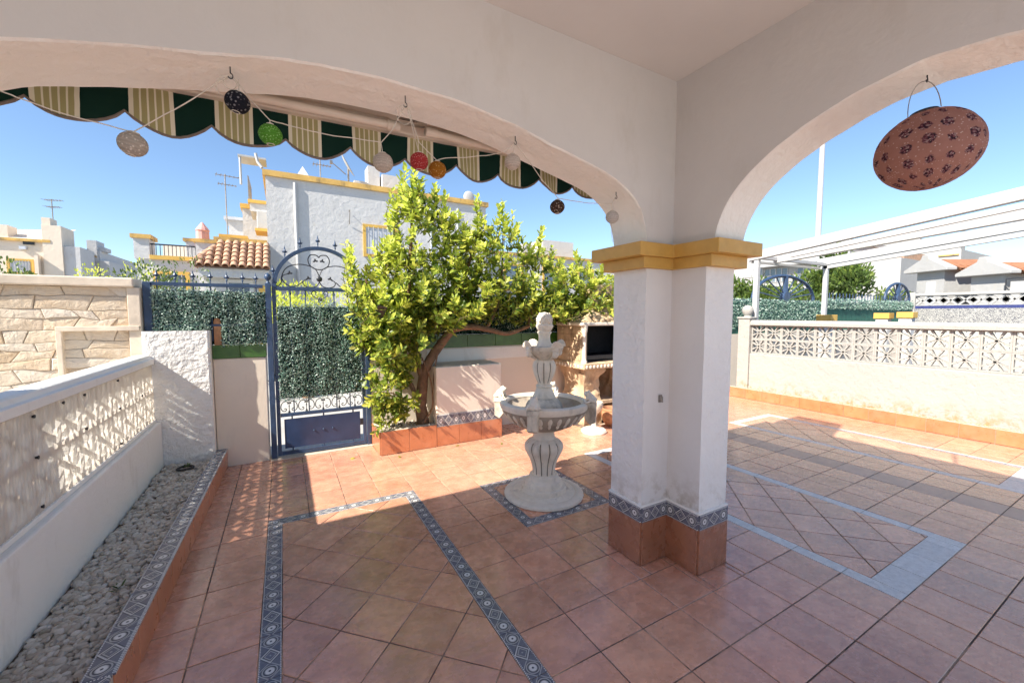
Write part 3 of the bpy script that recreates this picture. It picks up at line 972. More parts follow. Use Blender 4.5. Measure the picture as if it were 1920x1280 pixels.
def abox(name, y0, y1, z0, z1, mat, x0=X0, x1=XR, bevel=.008):
    mb = MB()
    pts = []
    for x in (x0, x1):
        t = aw_tilt(x)
        pts += [(x,y0,z0+t),(x,y1,z0+t),(x,y1,z1+t),(x,y0,z1+t)]
    mb.add(pts, [(0,1,2,3),(7,6,5,4),(0,4,5,1),(1,5,6,2),(2,6,7,3),(3,7,4,0)])
    return mb.build(name, mat, aw, bevel=bevel)
abox('front_bar', 2.41, 2.475, 2.696, 2.752, MAT['cream_metal'])
abox('cassette', 2.175, 2.33, 2.86, 3.0, MAT['cream_metal'])
# rolled cloth lying between wall and front bar
mb = MB(); rows = []
for x in (X0, XR):
    t = aw_tilt(x)
    rows.append([(x,2.25,2.90+t),(x,2.33,2.885+t),(x,2.41,2.80+t),(x,2.44,2.752+t)])
for j in range(3): mb.add([rows[0][j], rows[1][j], rows[1][j+1], rows[0][j+1]], [(0,1,2,3)])
mb.build('cloth', MAT['hedge_back'] if False else MAT['cream_metal'], aw, fix=False)
# two folded arms meeting near the middle, each two tubes with an elbow
def arm(xa, xb):
    mb = MB()
    za = 2.713 if xa < .6 else 2.722; zb = 2.68
    mb.tube([(xa,2.30,za),(xb,2.30,zb)], .021, 14)
    o = mb.build('arm', MAT['cream_metal'], aw, smooth=True)
    s = 1 if xb < xa else -1
    mb = MB(); mb.tube([(xa+.012*s,2.30,za),(xa-.055*s,2.30,za)], .026, 16); mb.build('elbow', MAT['cream_metal'], o, smooth=True)
    mb = MB(); mb.tube([(xa+.0125*s,2.30,za),(xa+.0145*s,2.30,za)], .018, 14); mb.build('end_cap', MAT['stone_cap'], o)
    mb = MB(); mb.tube([(xa-.03*s,2.345,za+.035),(xb,2.36,zb+.03)], .019, 12); mb.build('forearm', MAT['cream_metal'], o, smooth=True)
arm(.575, -1.6); arm(.745, 2.9)
mb = MB(); mb.box(.60, 2.17, 2.80, .70, 2.40, 2.86); mb.box(.645,2.165,2.70,.70,2.19,2.80); mb.build('wall_bracket', MAT['wire'], aw)

# ================================================================== LANTERNS on their cord
LY = 1.95
def hook(x, y, z, label):
    mb = MB()
    mb.tube([(x,y,z+.02),(x,y,z-.012)], .0025, 6)
    mb.tube([(x,y,z-.012)]+[(x+.008*math.sin(a), y, z-.022+.010*math.cos(a)) for a in [k*PI/7 for k in range(0, 11)]], .0022, 6)
    return mb.build('ceiling_hook', MAT['iron'], None, loc=(x, y, z), label=label, cat='hook', group='hooks screwed into the arches')
hook(-.148, LY, 2.628, 'metal hook in arch soffit holding the dark blue lantern')
hook(.527, LY, 2.685, 'metal hook in arch soffit above the red lantern')
hook(1.118, LY, 2.633, 'metal hook in arch soffit above the white lantern nearest the small brown one')
hook(1.85, LY, 2.448, 'metal hook low on the arch curve beside the corner pillar')
hook(2.43, .70, 2.712, 'metal hook in the side arch holding the big flowered lantern')
hook(2.43, 1.40, 2.50, 'bare metal hook on the side arch with nothing hanging from it')
cordpts = [
 [(-.822,2.409),(-.756,2.394),(-.723,2.383),(-.64,2.36),(-.542,2.346),(-.464,2.336),(-.442,2.337),(-.323,2.439),(-.195,2.565),(-.15,2.606)],
 [(-.138,2.606),(-.082,2.529),(-.022,2.469),(.021,2.468),(.12,2.458),(.245,2.46),(.358,2.469),(.413,2.469),(.463,2.534),(.527,2.662)],
 [(.532,2.660),(.59,2.504),(.677,2.441),(.721,2.457),(.829,2.482),(.942,2.511),(1.049,2.55),(1.118,2.610)],
 [(1.118,2.610),(1.182,2.547),(1.291,2.447),(1.402,2.357),(1.631,2.36),(1.811,2.38),(1.85,2.43)]]
cordo = thing('string_light_cord', 'thin pale cord looped from hook to hook under the front arch', 'cord', (.5, LY, 2.6))
for seg in cordpts:
    pts = []
    for (a, b) in zip(seg, seg[1:]):
        for k in range(4):
            t = k/4
            pts.append((a[0]+(b[0]-a[0])*t, LY+.004*math.sin(a[0]*40+k), a[1]+(b[1]-a[1])*t))
    pts.append((seg[-1][0], LY, seg[-1][1]))
    mb = MB(); mb.tube(pts, .0021, 5); mb.build('cord', MAT['cord'], cordo)
# spare loops of cord at the hooks and a tail at the pillar
mb = MB()
for hx, hz in ((-.15, 2.605), (.53, 2.66)):
    for k in range(2):
        mb = MB(); w_ = .02+.016*k; l_ = .05+.035*k
        mb.tube([(hx+w_*math.sin(a)*(-1 if k else 1)-.01*k, LY+.004*k, hz-l_*(1-math.cos(a))/2) for a in [i*2*PI/14 for i in range(15)]], .0016, 5)
        mb.build('spare_loop', MAT['cord'], cordo, loc=(hx, LY, hz))
mb = MB(); mb.tube([(1.815,LY,2.26),(1.818,LY,2.2),(1.826,LY,2.15),(1.85,LY,2.146)], .0014, 5)
mb.build('cord_tail', MAT['cord'], cordo)
def lantern(x, z, c, dots, scale, label, r=.043, tilt=0.0, top=None, lean=0.0):
    t = thing('paper_lantern', label, 'lantern', (x, LY, z), 'small lanterns on the cord')
    prof = []
    N = 12
    for i in range(N+1):
        a = -PI/2*.80+PI*.80*i/N
        prof.append((r*math.cos(a), r*.94*math.sin(a)))
    m_ = lantern_mat('lantern_skin_'+label.split()[0]+str(int(x*100)), c, dots, scale)
    mb = MB(); mb.lathe(prof, 20, (x, LY, z), fn=lambda an, q, zz: q*(1+.012*math.cos(an*10)))
    sk = mb.build('skin', m_, t, smooth=True)
    mb = MB(); mb.tube([(x, LY, z+prof[-1][1]-.001), (x, LY, z+prof[-1][1]+.004)], prof[-1][0]*1.02, 14); mb.build('top_cap', MAT['cord'], t)
    mb = MB(); mb.tube([(x+.5*prof[0][0]*math.cos(a)*2, LY+prof[0][0]*math.sin(a), z+prof[0][1]) for a in [i*PI/8 for i in range(16)]], .0016, 5, closed=True); mb.build('bottom_ring', MAT['cord'], t)
    if top: 
        mb = MB(); mb.tube([(x, LY, z+prof[-1][1]), (top[0], LY, top[1])], .0018, 5); mb.build('lead', MAT['cord'], t)
    for ch in list(t.children): pass
    t.rotation_euler = (0, lean, 0)
    return t
WH = (.62,.55,.48); 
lantern(-.446, 2.291, (.52,.47,.41), (.88,.84,.78), 95, 'grey white ribbed lantern hanging lowest beneath the dark blue one', top=(-.452,2.336), lean=R(12))
lantern(-.129, 2.513, (.018,.02,.032), (.38,.36,.38), 75, 'dark blue pierced lantern hung close under its hook', top=(-.138,2.60), lean=R(10))
lantern(-.022, 2.413, (.12,.36,.045), (.42,.75,.26), 120, 'bright green lantern on the cord', top=(-.022,2.469))
lantern(.42, 2.382, WH, (.76,.70,.64), 130, 'pinkish white lantern hanging between the green and red ones', top=(.413,2.469), r=.045)
lantern(.589, 2.418, (.48,.055,.055), (.80,.34,.30), 120, 'red lantern hanging beside the orange one', top=(.535,2.655))
lantern(.679, 2.393, (.42,.17,.02), (.70,.45,.16), 95, 'orange brown lantern touching the red one', top=(.677,2.441))
lantern(1.101, 2.507, (.68,.60,.53), (.80,.74,.68), 120, 'white lantern close under its hook above the valance end', top=(1.116,2.608))
lantern(1.398, 2.308, (.09,.05,.035), (.62,.52,.42), 80, 'small brown pierced lantern hanging against the sky', top=(1.402,2.357), r=.042)
lantern(1.821, 2.299, (.66,.62,.58), (.80,.78,.74), 120, 'white lantern hanging against the arch curve by the pillar', top=(1.811,2.38), r=.041)

big = thing('fabric_lantern', 'large flattened brown lantern with dark flower print hanging in the side arch', 'lantern', (2.43, .685, 2.39))
mb = MB(); mb.uv = []
N, K = 20, 40
for i in range(N+1):
    a = -PI/2*.86+PI*.86*i/N
    for j in range(K+1):
        an = 2*PI*j/K
        q = .174*math.cos(a)*(1-.030*abs(math.cos(an*4))**6)
        mb.v.append((2.43+q*math.cos(an), .685+q*math.sin(an), 2.39+.162*math.sin(a))); mb.uv.append((j/K, i/N))
for i in range(N):
    for j in range(K):
        a = i*(K+1)+j; mb.f.append((a, a+1, a+K+2, a+K+1))
sk = mb.build('skin', MAT['lantern_big'], big, smooth=True, fix=False)
mb = MB(); rt = .172*math.cos(PI/2*.86)
mb.tube([(2.43,.685,2.39+.156),(2.43,.685,2.39+.166)], rt*1.25, 20); mb.build('top_cap', MAT['iron'], big)
mb = MB(); mb.tube([(2.43+.5*0, .685+.052*math.cos(a), 2.555+.135*math.sin(a)*(1 if True else 0)) for a in [PI*i/16 for i in range(17)]], .0018, 5); mb.build('wire_handle', MAT['wire'], big)
big.rotation_euler = (R(-6), 0, 0)

# ================================================================== CELOSIA SCREEN BLOCK (shared mesh, in the local y-z plane)
B = .28
def block_mesh(name, mat, depth=.075):
    mb = MB(); h = B/2-.001; fw = .020; d = depth/2
    mb.box(-d, -h, -h, d, h, -h+fw); mb.box(-d, -h, h-fw, d, h, h)
    mb.box(-d, -h, -h+fw, d, -h+fw, h-fw); mb.box(-d, h-fw, -h+fw, d, h, h-fw)
    e = h-fw*.5
    for k in range(8):
        a = R(22.5+45*k+(6 if k % 2 == 0 else -6))
        c, s_ = math.cos(a), math.sin(a)
        L = e/max(abs(c), abs(s_))
        # spokes curve a little and widen outward
        q0 = Vector((0, 0, 0)); q1 = Vector((0, c*L*.55, s_*L*.55)); q2 = Vector((0, c*L, s_*L))
        mb.bar(q0, q1, .017, depth*.84, up=(1,0,0)); mb.bar(q1*.97, q2, .023, depth*.84, up=(1,0,0))
    mb.box(-d*.8, -.02, -.02, d*.8, .02, .02)
    return mb.mesh(name, mat)
BLOCK = block_mesh('screen_block', MAT['white_wall'], .034)
def coping(parent, x, y0, y1, z0, z1, w, mat, name='coping'):
    mb = MB(); h = z1-z0
    prof = [(-w/2, z0), (w/2, z0), (w/2, z0+h*.55), (w/2-.02, z0+h*.62), (w/2-.03, z1-.008), (w/2-.045, z1), (-w/2+.045, z1), (-w/2+.03, z1-.008), (-w/2+.02, z0+h*.62), (-w/2, z0+h*.55)]
    mb.prism(prof, lambda a, b, d: (x+a, d, b), y0, y1)
    return mb.build(name, mat, parent, bevel=.003)

# ---- left boundary wall
lw = thing('boundary_wall', 'white left boundary wall with pierced screen blocks behind a plastic sheet', 'wall', (-1.24, 3.7, 0))
mb = MB(); mb.box(-1.36, 1.9, -.12, -1.12, 5.295, .60); mb.build('base_wall', MAT['white_wall'], lw, bevel=.012)
mb = MB(); mb.box(-1.32, 1.9, .60, -1.155, 5.295, .632); mb.build('ledge', MAT['white_wall'], lw, bevel=.006)
ny = 12
for j in range(ny):
    for k in range(2):
        y = 5.29-B*(j+.5)
        link('screen_block', BLOCK, lw, (-1.205, y, .632+B*(k+.5)))
coping(lw, -1.245, 1.9, 5.30, 1.192, 1.285, .19, MAT['white_wall'])
sh = thing('plastic_sheet', 'translucent ribbed plastic sheet screwed over the left screen blocks', 'sheet', (-1.16, 3.7, .62))
mb = MB(); ny_, nz_ = 420, 8
for i in range(ny_+1):
    y = 1.95+(5.285-1.95)*i/ny_
    for j in range(nz_+1):
        z = .605+(1.188-.605)*j/nz_
        w = .0022*math.sin(i*PI/2)+.006*mnoise.noise(Vector((y*2.2, z*3, 1)))
        mb.v.append((-1.168+w-.014*(j == 0)*0, y, z))
for i in range(ny_):
    for j in range(nz_):
        a = i*(nz_+1)+j; mb.f.append((a, a+nz_+1, a+nz_+2, a+1))
mb.build('sheet', MAT['sheet'], sh, smooth=True, fix=False)
for (y, z) in ((3.061,1.155),(3.392,1.165),(3.689,1.16),(4.314,1.165),(3.069,.933),(3.684,.935),(4.317,.94),(4.9,.94),(2.5,.93),(3.08,.66),(4.3,.66)):
    mb = MB(); mb.tube([(-1.172,y,z),(-1.156,y,z)], .007, 10); mb.tube([(-1.160,y,z),(-1.157,y,z)], .0105, 10)
    mb.build('screw', MAT['iron'], sh, loc=(-1.16, y, z))

# ---- white pier and cream pier left of the gate
pier = thing('white_pier', 'coarse white stucco pier closing the gravel bed next to the stone wall', 'pier', (-.96, 5.4, 0))
mb = MB(); nxp, nzp = 26, 60
x0, x1, z0, z1 = -1.235, -.69, -.1, 1.52
for j in range(nzp+1):
    for i in range(nxp+1):
        x = x0+(x1-x0)*i/nxp; z = z0+(z1-z0)*j/nzp
        y = 5.30+.006*mnoise.noise(Vector((x*9, z*9, 3)))+.004*mnoise.noise(Vector((x*28, z*28, 3)))
        if i in (0, nxp): y += .008
        mb.v.append((x, y, z))
for j in range(nzp):
    for i in range(nxp):
        a = j*(nxp+1)+i; mb.f.append((a, a+1, a+nxp+2, a+nxp+1))
mb.build('front_face', MAT['rough_white'], pier, fix=False)
mb = MB(); mb.box(-1.235, 5.309, -.1, -.69, 5.55, 1.518); mb.build('pier_body', MAT['white_wall'], pier, bevel=.01)
gp = thing('cream_pier', 'cream plastered gate pier topped with a green glazed tile band', 'pier', (-.42, 5.4, 0))
mb = MB(); mb.box(-.685, 5.41, -.1, -.185, 5.58, 1.205); mb.build('pier_body', MAT['cream_wall'], gp, bevel=.012)
def green_band(parent, x0, x1, y0, y1, z0, z1, w=.33):
    x = x0
    while x < x1-.01:
        l = min(w, x1-x)
        mb = MB(); mb.box(x+.0015, y0, z0, x+l-.0015, y1, z1)
        mb.build('green_tile', MAT['green'], parent, loc=(x+l/2, y0, z0), bevel=.004)
        x += l
green_band(gp, -.688, -.182, 5.40, 5.59, 1.206, 1.352, .253)
mb = MB()
mb.prism([(-.032,0),(.032,0),(.032,.26),(.024,.288),(0,.298),(-.024,.288),(-.032,.26)], lambda a, b, d: (-.632+a, 5.425+d, 1.3525+b), -.015, .045)
mb.build('brick', MAT['brick'], None, loc=(-.632,5.44,1.3525), bevel=.004, label='upright orange brick standing on the green tiled pier', cat='brick')

# ================================================================== neighbour's stone clad wall, stone by stone
sw = thing('stone_wall', 'sandstone clad wall with smooth coping beside the white pier', 'wall', (-2.4, 5.4, 0))
mb = MB(); mb.box(-5.0, 5.372, -.1, -1.24, 5.56, 1.955); mb.build('wall_core', MAT['stone_cap'], sw)
mb = MB(); mb.box(-5.05, 5.31, 1.956, -1.275, 5.60, 2.045); mb.build('coping', MAT['stone_cap'], sw, bevel=.012)
mb = MB(); mb.box(-1.335, 5.335, -.1, -1.238, 5.371, 1.954); mb.build('edge_strip', MAT['stone_cap'], sw, bevel=.006)
mb = MB(); mb.box(-1.84, 5.315, .5, -1.80, 5.371, 1.53); mb.box(-1.84, 5.315, 1.531, -1.25, 5.371, 1.575); mb.build('trim_strip', MAT['stone_cap'], sw, bevel=.004)
g = random.Random(21)
rows_z = [.30]
while rows_z[-1] < 1.95: rows_z.append(rows_z[-1]+g.uniform(.085, .135))
sc_ = (1.952-.30)/(rows_z[-1]-.30); rows_z = [.30+(z-.30)*sc_ for z in rows_z]
def bound(k, x):
    if k in (0, len(rows_z)-1): return rows_z[k]
    return rows_z[k]+.045*mnoise.noise(Vector((x*2.3, k*5.7, 0)))+.016*mnoise.noise(Vector((x*8, k*2.7, 4)))
for k in range(len(rows_z)-1):
    x = -3.6+g.uniform(0, .2); tilt0 = 0
    while x < -1.34:
        w = g.uniform(.13, .40); xe = min(x+w, -1.338)
        if -1.338-xe < .09: xe = -1.338
        tilt1 = 0 if xe == -1.338 else g.uniform(-.09, .09)
        n_ = max(2, int((xe-x)/.05))
        lo = [(x-tilt0/2+(xe-tilt1/2-x+tilt0/2)*i/n_) for i in range(n_+1)]
        hi = [(x+tilt0/2+(xe+tilt1/2-x-tilt0/2)*i/n_) for i in range(n_+1)]
        poly = [(a, bound(k, a)) for a in lo]+[(a, bound(k+1, a)) for a in hi[::-1]]
        cx = sum(p[0] for p in poly)/len(poly); cz = sum(p[1] for p in poly)/len(poly)
        poly = [(cx+(a-cx)*(1-.0035/max(.05, (xe-x)/2)), cz+(b-cz)*.965) for a, b in poly]
        mb = MB(); dep = g.uniform(.008, .017); kk = len(poly)
        tx, tz = g.uniform(-.05, .05), g.uniform(-.08, .08)
        fr = lambda a, b, s_: 5.371-dep*s_-(a-cx)*tx*s_-(b-cz)*tz*s_
        for a, b in poly: mb.v.append((a, 5.3725, b))
        for a, b in poly: mb.v.append((a, fr(a, b, .75), b))
        for a, b in poly: mb.v.append((cx+(a-cx)*.95, fr(a, b, 1), cz+(b-cz)*.90))
        mb.v.append((cx, fr(cx, cz, 1)-.004, cz))
        for r_ in range(2):
            for i in range(kk):
                j = (i+1) % kk; mb.f.append((r_*kk+i, r_*kk+j, (r_+1)*kk+j, (r_+1)*kk+i))
        for i in range(kk): mb.f.append((2*kk+i, 2*kk+(i+1) % kk, 3*kk))
        mb.build('stone', MAT['stone'], sw, loc=(cx, 5.37, cz))
        x, tilt0 = xe, tilt1

# ================================================================== iron fence and gate
def spear(mb, x, y, z, h=.135):
    s_ = h/.135
    mb.lathe([(.005,0),(.005,.03*s_),(.010,.036*s_),(.010,.044*s_),(.006,.05*s_),(.006,.06*s_),(.013,.068*s_),(.017,.078*s_),(.010,.094*s_),(.005,.115*s_),(.0008,.135*s_)], 8, (x, y, z))
    for s2 in (-1, 1):
        mb.add([(x,y-.003,z+.060*s_),(x+s2*.028,y,z+.082*s_),(x+s2*.024,y,z+.070*s_),(x,y+.003,z+.052*s_)], [(0,1,2,3)])
        mb.tube([(x,y,z+.058*s_),(x+s2*.02,y,z+.066*s_),(x+s2*.027,y,z+.08*s_)], [.005,.005,.001], 6)
def hedge_leaves(x0, x1, y, z0, z1, n_, seed, s=.02, ragged=.05, th=.03, side=-1):
    g = random.Random(seed); mb = MB()
    for i in range(n_):
        x = g.uniform(x0, x1); z = g.uniform(z0-ragged*.5*g.random(), z1+ragged*g.random()**2*(.4+.6*abs(mnoise.noise(Vector((x*9, seed, 0))))*2))
        yy = y+side*th*g.random()+.006*math.sin(x*23+seed)+.012*mnoise.noise(Vector((x*5, z*3, seed)))
        d = Vector((g.gauss(0, .7), side*(.25+abs(g.gauss(0, .5))), g.gauss(.25, .7)))
        L = s*g.uniform(.7, 1.5)
        d.normalize(); w = d.orthogonal().normalized(); w = Matrix.Rotation(g.uniform(0, 6.28), 3, d) @ w
        p = Vector((x, yy, z))
        mb.add([p, p+d*L*.5+w*L*.28, p+d*L, p+d*L*.5-w*L*.28], [(0,1,2,3)])
    return mb
fence = thing('iron_fence', 'short dark blue iron fence with spear tips above the white and cream piers', 'fence', (-.7, 5.42, 1.35))
mb = MB(); mb.box(-1.232, 5.40, 1.521, -1.165, 5.46, 2.02); mb.build('post', MAT['blue'], fence, bevel=.004)
mb = MB(); mb.box(-1.165, 5.405, 1.985, -.195, 5.44, 2.022); mb.build('top_rail', MAT['blue'], fence, bevel=.003)
mb = MB(); mb.box(-1.165, 5.408, 1.56, -.195, 5.436, 1.585); mb.build('bottom_rail', MAT['blue'], fence, bevel=.003)
for i, x in enumerate((-1.12,-.972,-.824,-.676,-.53,-.385,-.26)):
    mb = MB(); mb.tube([(x,5.424,1.40),(x,5.424,2.022)], .007, 6); b_ = mb.build('bar', MAT['blue'], fence, loc=(x,5.424,1.4))
    mb = MB(); spear(mb, x, 5.424, 2.021); mb.build('spear_tip', MAT['blue'], b_, loc=(x,5.424,2.021))
hs = thing('hedge_screen', 'artificial hedge screen tied to the short fence left of the gate', 'hedge screen', (-.7, 5.46, 1.35))
hedge_leaves(-1.16, -.69, 5.412, 1.525, 1.93, 3000, 5, .021).build('leaves', MAT['hedge'], hs, fix=False, kind='stuff')
hedge_leaves(-.592, -.178, 5.412, 1.36, 1.93, 3100, 6, .021).build('leaves', MAT['hedge'], hs, fix=False, kind='stuff')
hedge_leaves(-.69, -.592, 5.412, 1.67, 1.93, 420, 7, .021, .02).build('leaves', MAT['hedge'], hs, fix=False, kind='stuff')
mb = MB(); mb.box(-1.16, 5.446, 1.36, -.174, 5.452, 1.94); mb.build('mesh_backing', MAT['hedge_back'], hs)

gate = thing('garden_gate', 'dark blue arched iron gate with scrollwork and spear tips', 'gate', (.39, 5.42, 0))
GYc = 5.42
def gpart(mb, name, mat='blue', **k): return mb.build(name, MAT[mat], gate, **k)
mb = MB(); mb.box(-.172, 5.385, -.05, -.115, 5.445, 2.04); p_ = gpart(mb, 'post', bevel=.004)
mb = MB(); mb.lathe([(.02,0),(.02,.012),(.012,.02),(.012,.032),(.03,.05),(.037,.072),(.03,.095),(.012,.112),(.002,.12)], 14, (-.1435,5.415,2.04)); mb.build('ball_finial', MAT['blue'], p_, smooth=True)
mb = MB(); mb.box(.895, 5.385, -.05, .945, 5.445, 2.04); p_ = gpart(mb, 'post', bevel=.004)
mb = MB(); mb.lathe([(.02,0),(.02,.012),(.012,.02),(.012,.032),(.03,.05),(.037,.072),(.03,.095),(.012,.112),(.002,.12)], 14, (.92,5.415,2.04)); mb.build('ball_finial', MAT['blue'], p_, smooth=True)
xl, xr = -.108, .888
for xa, xb in ((xl, xl+.04), (xr-.04, xr)):
    mb = MB(); mb.box(xa, 5.40, .03, xb, 5.44, 2.0); gpart(mb, 'stile', bevel=.003)
for za, zb in ((.03,.075), (.485,.525), (1.965,2.01)):
    mb = MB(); mb.box(xl+.041, 5.402, za, xr-.041, 5.438, zb); gpart(mb, 'rail', bevel=.003)
# arch
mb = MB(); pts = []
N = 40; cxg, rg = .39, .495
ring = []
for i in range(N+1):
    a = PI*i/N
    ring.append((math.cos(a), math.sin(a)))
for (c_, s_) in ring:
    for rr, yy in ((rg,5.40),(rg-.042,5.40),(rg-.042,5.44),(rg,5.44)):
        mb.v.append((cxg-c_*rr, yy, 2.0+s_*rr))
for i in range(N):
    for j in range(4): mb.f.append((i*4+j, i*4+(j+1) % 4, (i+1)*4+(j+1) % 4, (i+1)*4+j))
mb.f.append((0,1,2,3)); mb.f.append((N*4+3,N*4+2,N*4+1,N*4))
arch = gpart(mb, 'arch', bevel=.003)
for x in (-.09, .035, .195, .385, .575, .74, .875):
    dz = math.sqrt(max(0, rg*rg-(x-cxg)**2))
    mb = MB(); spear(mb, x, 5.42, 2.0+dz-.012, .15); mb.build('spear_tip', MAT['blue'], arch, loc=(x,5.42,2.0+dz))
def gcurve(name, pts2, r=.006, mirror=True, leaf=None):
    """points in gate units: u right of the centre line, w above the top rail"""
    for s_ in ((1, -1) if mirror else (1,)):
        P_ = [Vector((cxg+s_*u_, 5.42, 2.0+w_)) for u_, w_ in pts2]
        # Catmull-Rom
        out = []
        for i in range(len(P_)-1):
            p0 = P_[max(0, i-1)]; p1 = P_[i]; p2 = P_[i+1]; p3 = P_[min(len(P_)-1, i+2)]
            for k in range(5):
                t = k/5
                out.append(.5*((2*p1)+(p2-p0)*t+(2*p0-5*p1+4*p2-p3)*t*t+(3*p1-p0-3*p2+p3)*t**3))
        out.append(P_[-1])
        mb = MB(); mb.tube(out, r, 6)
        if leaf:
            c = Vector((cxg+s_*leaf[0], 5.42, 2.0+leaf[1]))
            for an in (100, 0, 200):
                d = Vector((math.cos(R(an))*s_, 0, math.sin(R(an))))
                mb.ball(c+d*.014, (.016, .004, .010), 8, 6, Matrix.Rotation(-math.atan2(d.z, d.x), 3, 'Y'))
        gpart(mb, name, 'iron')
k_ = .93/919.0
def Q(L): return [((a-632)*k_, (665-b)*k_) for a, b in L]
gcurve('heart_scroll', Q([(632,305),(615,282),(580,272),(540,282),(517,330),(530,390),(575,430),(632,446)]), leaf=Q([(595,345)])[0])
gcurve('side_scroll', Q([(632,525),(600,450),(540,410),(440,392),(340,412),(275,462),(243,540),(238,600),(215,642),(183,642),(168,618),(182,604),(194,616)]))
gcurve('leaf_scroll', Q([(243,555),(262,525),(300,510)]), .0045, leaf=Q([(325,500)])[0])
gcurve('lower_scroll', Q([(632,590),(600,638),(540,655),(480,642),(458,605),(470,578),(500,566)]), leaf=Q([(515,552)])[0])
gcurve('lower_scroll', Q([(243,565),(272,615),(330,650),(395,640),(452,590)]))
mb = MB(); mb.ball((cxg, 5.415, 2.0+110*k_), (.034,.022,.034), 14, 10); gpart(mb, 'rosette', 'iron')
for x in (.075,.235,.545,.70):
    mb = MB(); mb.tube([(x,5.42,.52),(x,5.42,1.97)], .0075, 6); mb.ball((x,5.42,1.93), (.014,.014,.02), 8, 6); gpart(mb, 'bar', 'blue')
gcurve('lyre_scroll', [(.0,-.20),(.012,-.13),(.07,-.10),(.09,-.055),(.065,-.035),(.04,-.055),(.055,-.075)], .005)
mb = MB(); mb.lathe([(.004,0),(.02,.02),(.026,.05),(.02,.06),(.004,.065)], 10, (cxg,5.42,1.83)); gpart(mb, 'cup', 'iron')
# small S scrolls above the bottom panel
for i in range(5):
    cx_ = xl+.04+.0915*2*(i+.5)
    for s_ in (-1, 1):
        half = [(.022,.118),(.012,.108),(.010,.122),(.024,.136),(.048,.136),(.072,.118),(.084,.085),(.082,.050),(.064,.026),(.040,.024),(.028,.040),(.038,.054),(.050,.046)]
        P_ = [Vector((cx_+s_*u_, 5.42, .527+w_)) for u_, w_ in half]; out = []
        for i_ in range(len(P_)-1):
            p0 = P_[max(0, i_-1)]; p1 = P_[i_]; p2 = P_[i_+1]; p3 = P_[min(len(P_)-1, i_+2)]
            for k in range(3):
                t = k/3; out.append(.5*((2*p1)+(p2-p0)*t+(2*p0-5*p1+4*p2-p3)*t*t+(3*p1-p0-3*p2+p3)*t**3))
        out.append(P_[-1])
        mb = MB(); mb.tube(out, .0048, 6); gpart(mb, 'scroll', 'iron')
    mb = MB(); mb.lathe([(.013,0),(.012,.01),(.004,.03),(.004,.07),(.009,.076),(.004,.085),(.004,.15)], 8, (cx_,5.42,.53)); gpart(mb, 'scroll_stem', 'iron')
mb = MB(); mb.box(xl+.075, 5.412, .105, xr-.075, 5.418, .455); pan = gpart(mb, 'panel', 'panel')
for x in (.28,.385,.49):
    mb = MB(); mb.ball((x,5.408,.285), (.011,.011,.011), 10, 6); mb.build('bolt', MAT['blue'], pan, loc=(x,5.41,.285))
for x in (.05,.39,.73):
    for za, zb in ((.074,.106),(.454,.486)):
        mb = MB(); mb.box(x-.008, 5.412, za, x+.008, 5.428, zb); mb.build('tab', MAT['blue'], pan, loc=(x,5.42,za))
mb = MB(); mb.box(xr-.076, 5.40, .28, xr-.04, 5.425, .36); gpart(mb, 'lock', 'iron')
gh = thing('hedge_screen', 'artificial hedge screen filling the middle of the arched gate', 'hedge screen', (.39, 5.42, .69))
hedge_leaves(xl+.04, xr-.04, 5.415, .70, 1.80, 11500, 8, .021, .07).build('leaves', MAT['hedge'], gh, fix=False, kind='stuff')
mb = MB(); mb.box(xl+.045, 5.441, .70, xr-.045, 5.447, 1.78); mb.build('mesh_backing', MAT['hedge_back'], gh)
mb = MB(); mb.box(-.18, 5.335, -.1, .95, 5.62, .012); mb.build('threshold', MAT['grout_light'], None, bevel=.004, kind='structure')

# ================================================================== planter, block seat and front wall right of the gate
fw = thing('front_wall', 'cream front garden wall with green tile band behind the leafy tree', 'wall', (3.5, 5.45, 0))
mb = MB(); mb.box(.95, 5.40, -.1, 8.2, 5.58, 1.22); mb.build('wall_body', MAT['cream_wall'], fw, bevel=.01)
green_band(fw, .948, 7.95, 5.388, 5.59, 1.2205, 1.40, .45)
mb = MB(); mb.box(1.70, 5.388, 1.03, 3.78, 5.399, 1.20); mb.build('white_band', MAT['white_wall'], fw)
pl = thing('tiled_planter', 'terracotta tiled planter box holding the leafy tree', 'planter', (1.3, 5.1, 0))
def tiled_face(parent, p, q, z0, z1, nrm, seg=.33, mat='tile_wall', name='face_tile'):
    p = Vector(p); q = Vector(q); d = (q-p).normalized(); L = (q-p).length; nrm = Vector(nrm)
    nseg = max(1, round(L/seg)); l = L/nseg
    for k in range(nseg):
        a = p+d*(l*k)
        fn = lambda u_, w_, h_: (a.x+d.x*u_+nrm.x*h_, a.y+d.y*u_+nrm.y*h_, w_)
        m_ = MB(); slab(m_, [(.002, z0+.002), (l-.002, z0+.002), (l-.002, z1-.001), (.002, z1-.001)], fn, .010, .0095)
        c = a+d*(l/2)
        if mat == 'border': m_.uv = [((Vector((v_[0], v_[1]))-a).dot(d)/l*3, (v_[2]-z0)/(z1-z0)) for v_ in m_.v]
        m_.build(name, MAT[mat], parent, loc=(c.x, c.y, z0))
mb = MB(); mb.box(.962, 4.912, -.05, 1.66, 5.0, .288); mb.box(.962, 5.0, -.05, 1.05, 5.399, .288); mb.build('rim', MAT['grout_light'], pl, bevel=.004)
mb = MB(); mb.box(1.05, 5.0, -.05, 1.66, 5.399, .25); mb.build('soil', MAT['soil'], pl)
tiled_face(pl, (.96, 4.91), (1.66, 4.91), 0, .285, (0, -1))
tiled_face(pl, (.96, 5.398), (.96, 4.91), 0, .285, (-1, 0))
sp = pebbles(lambda y: 1.06, lambda y: 1.64, 5.01, 5.38, .255, 260, .008, .018, 31)
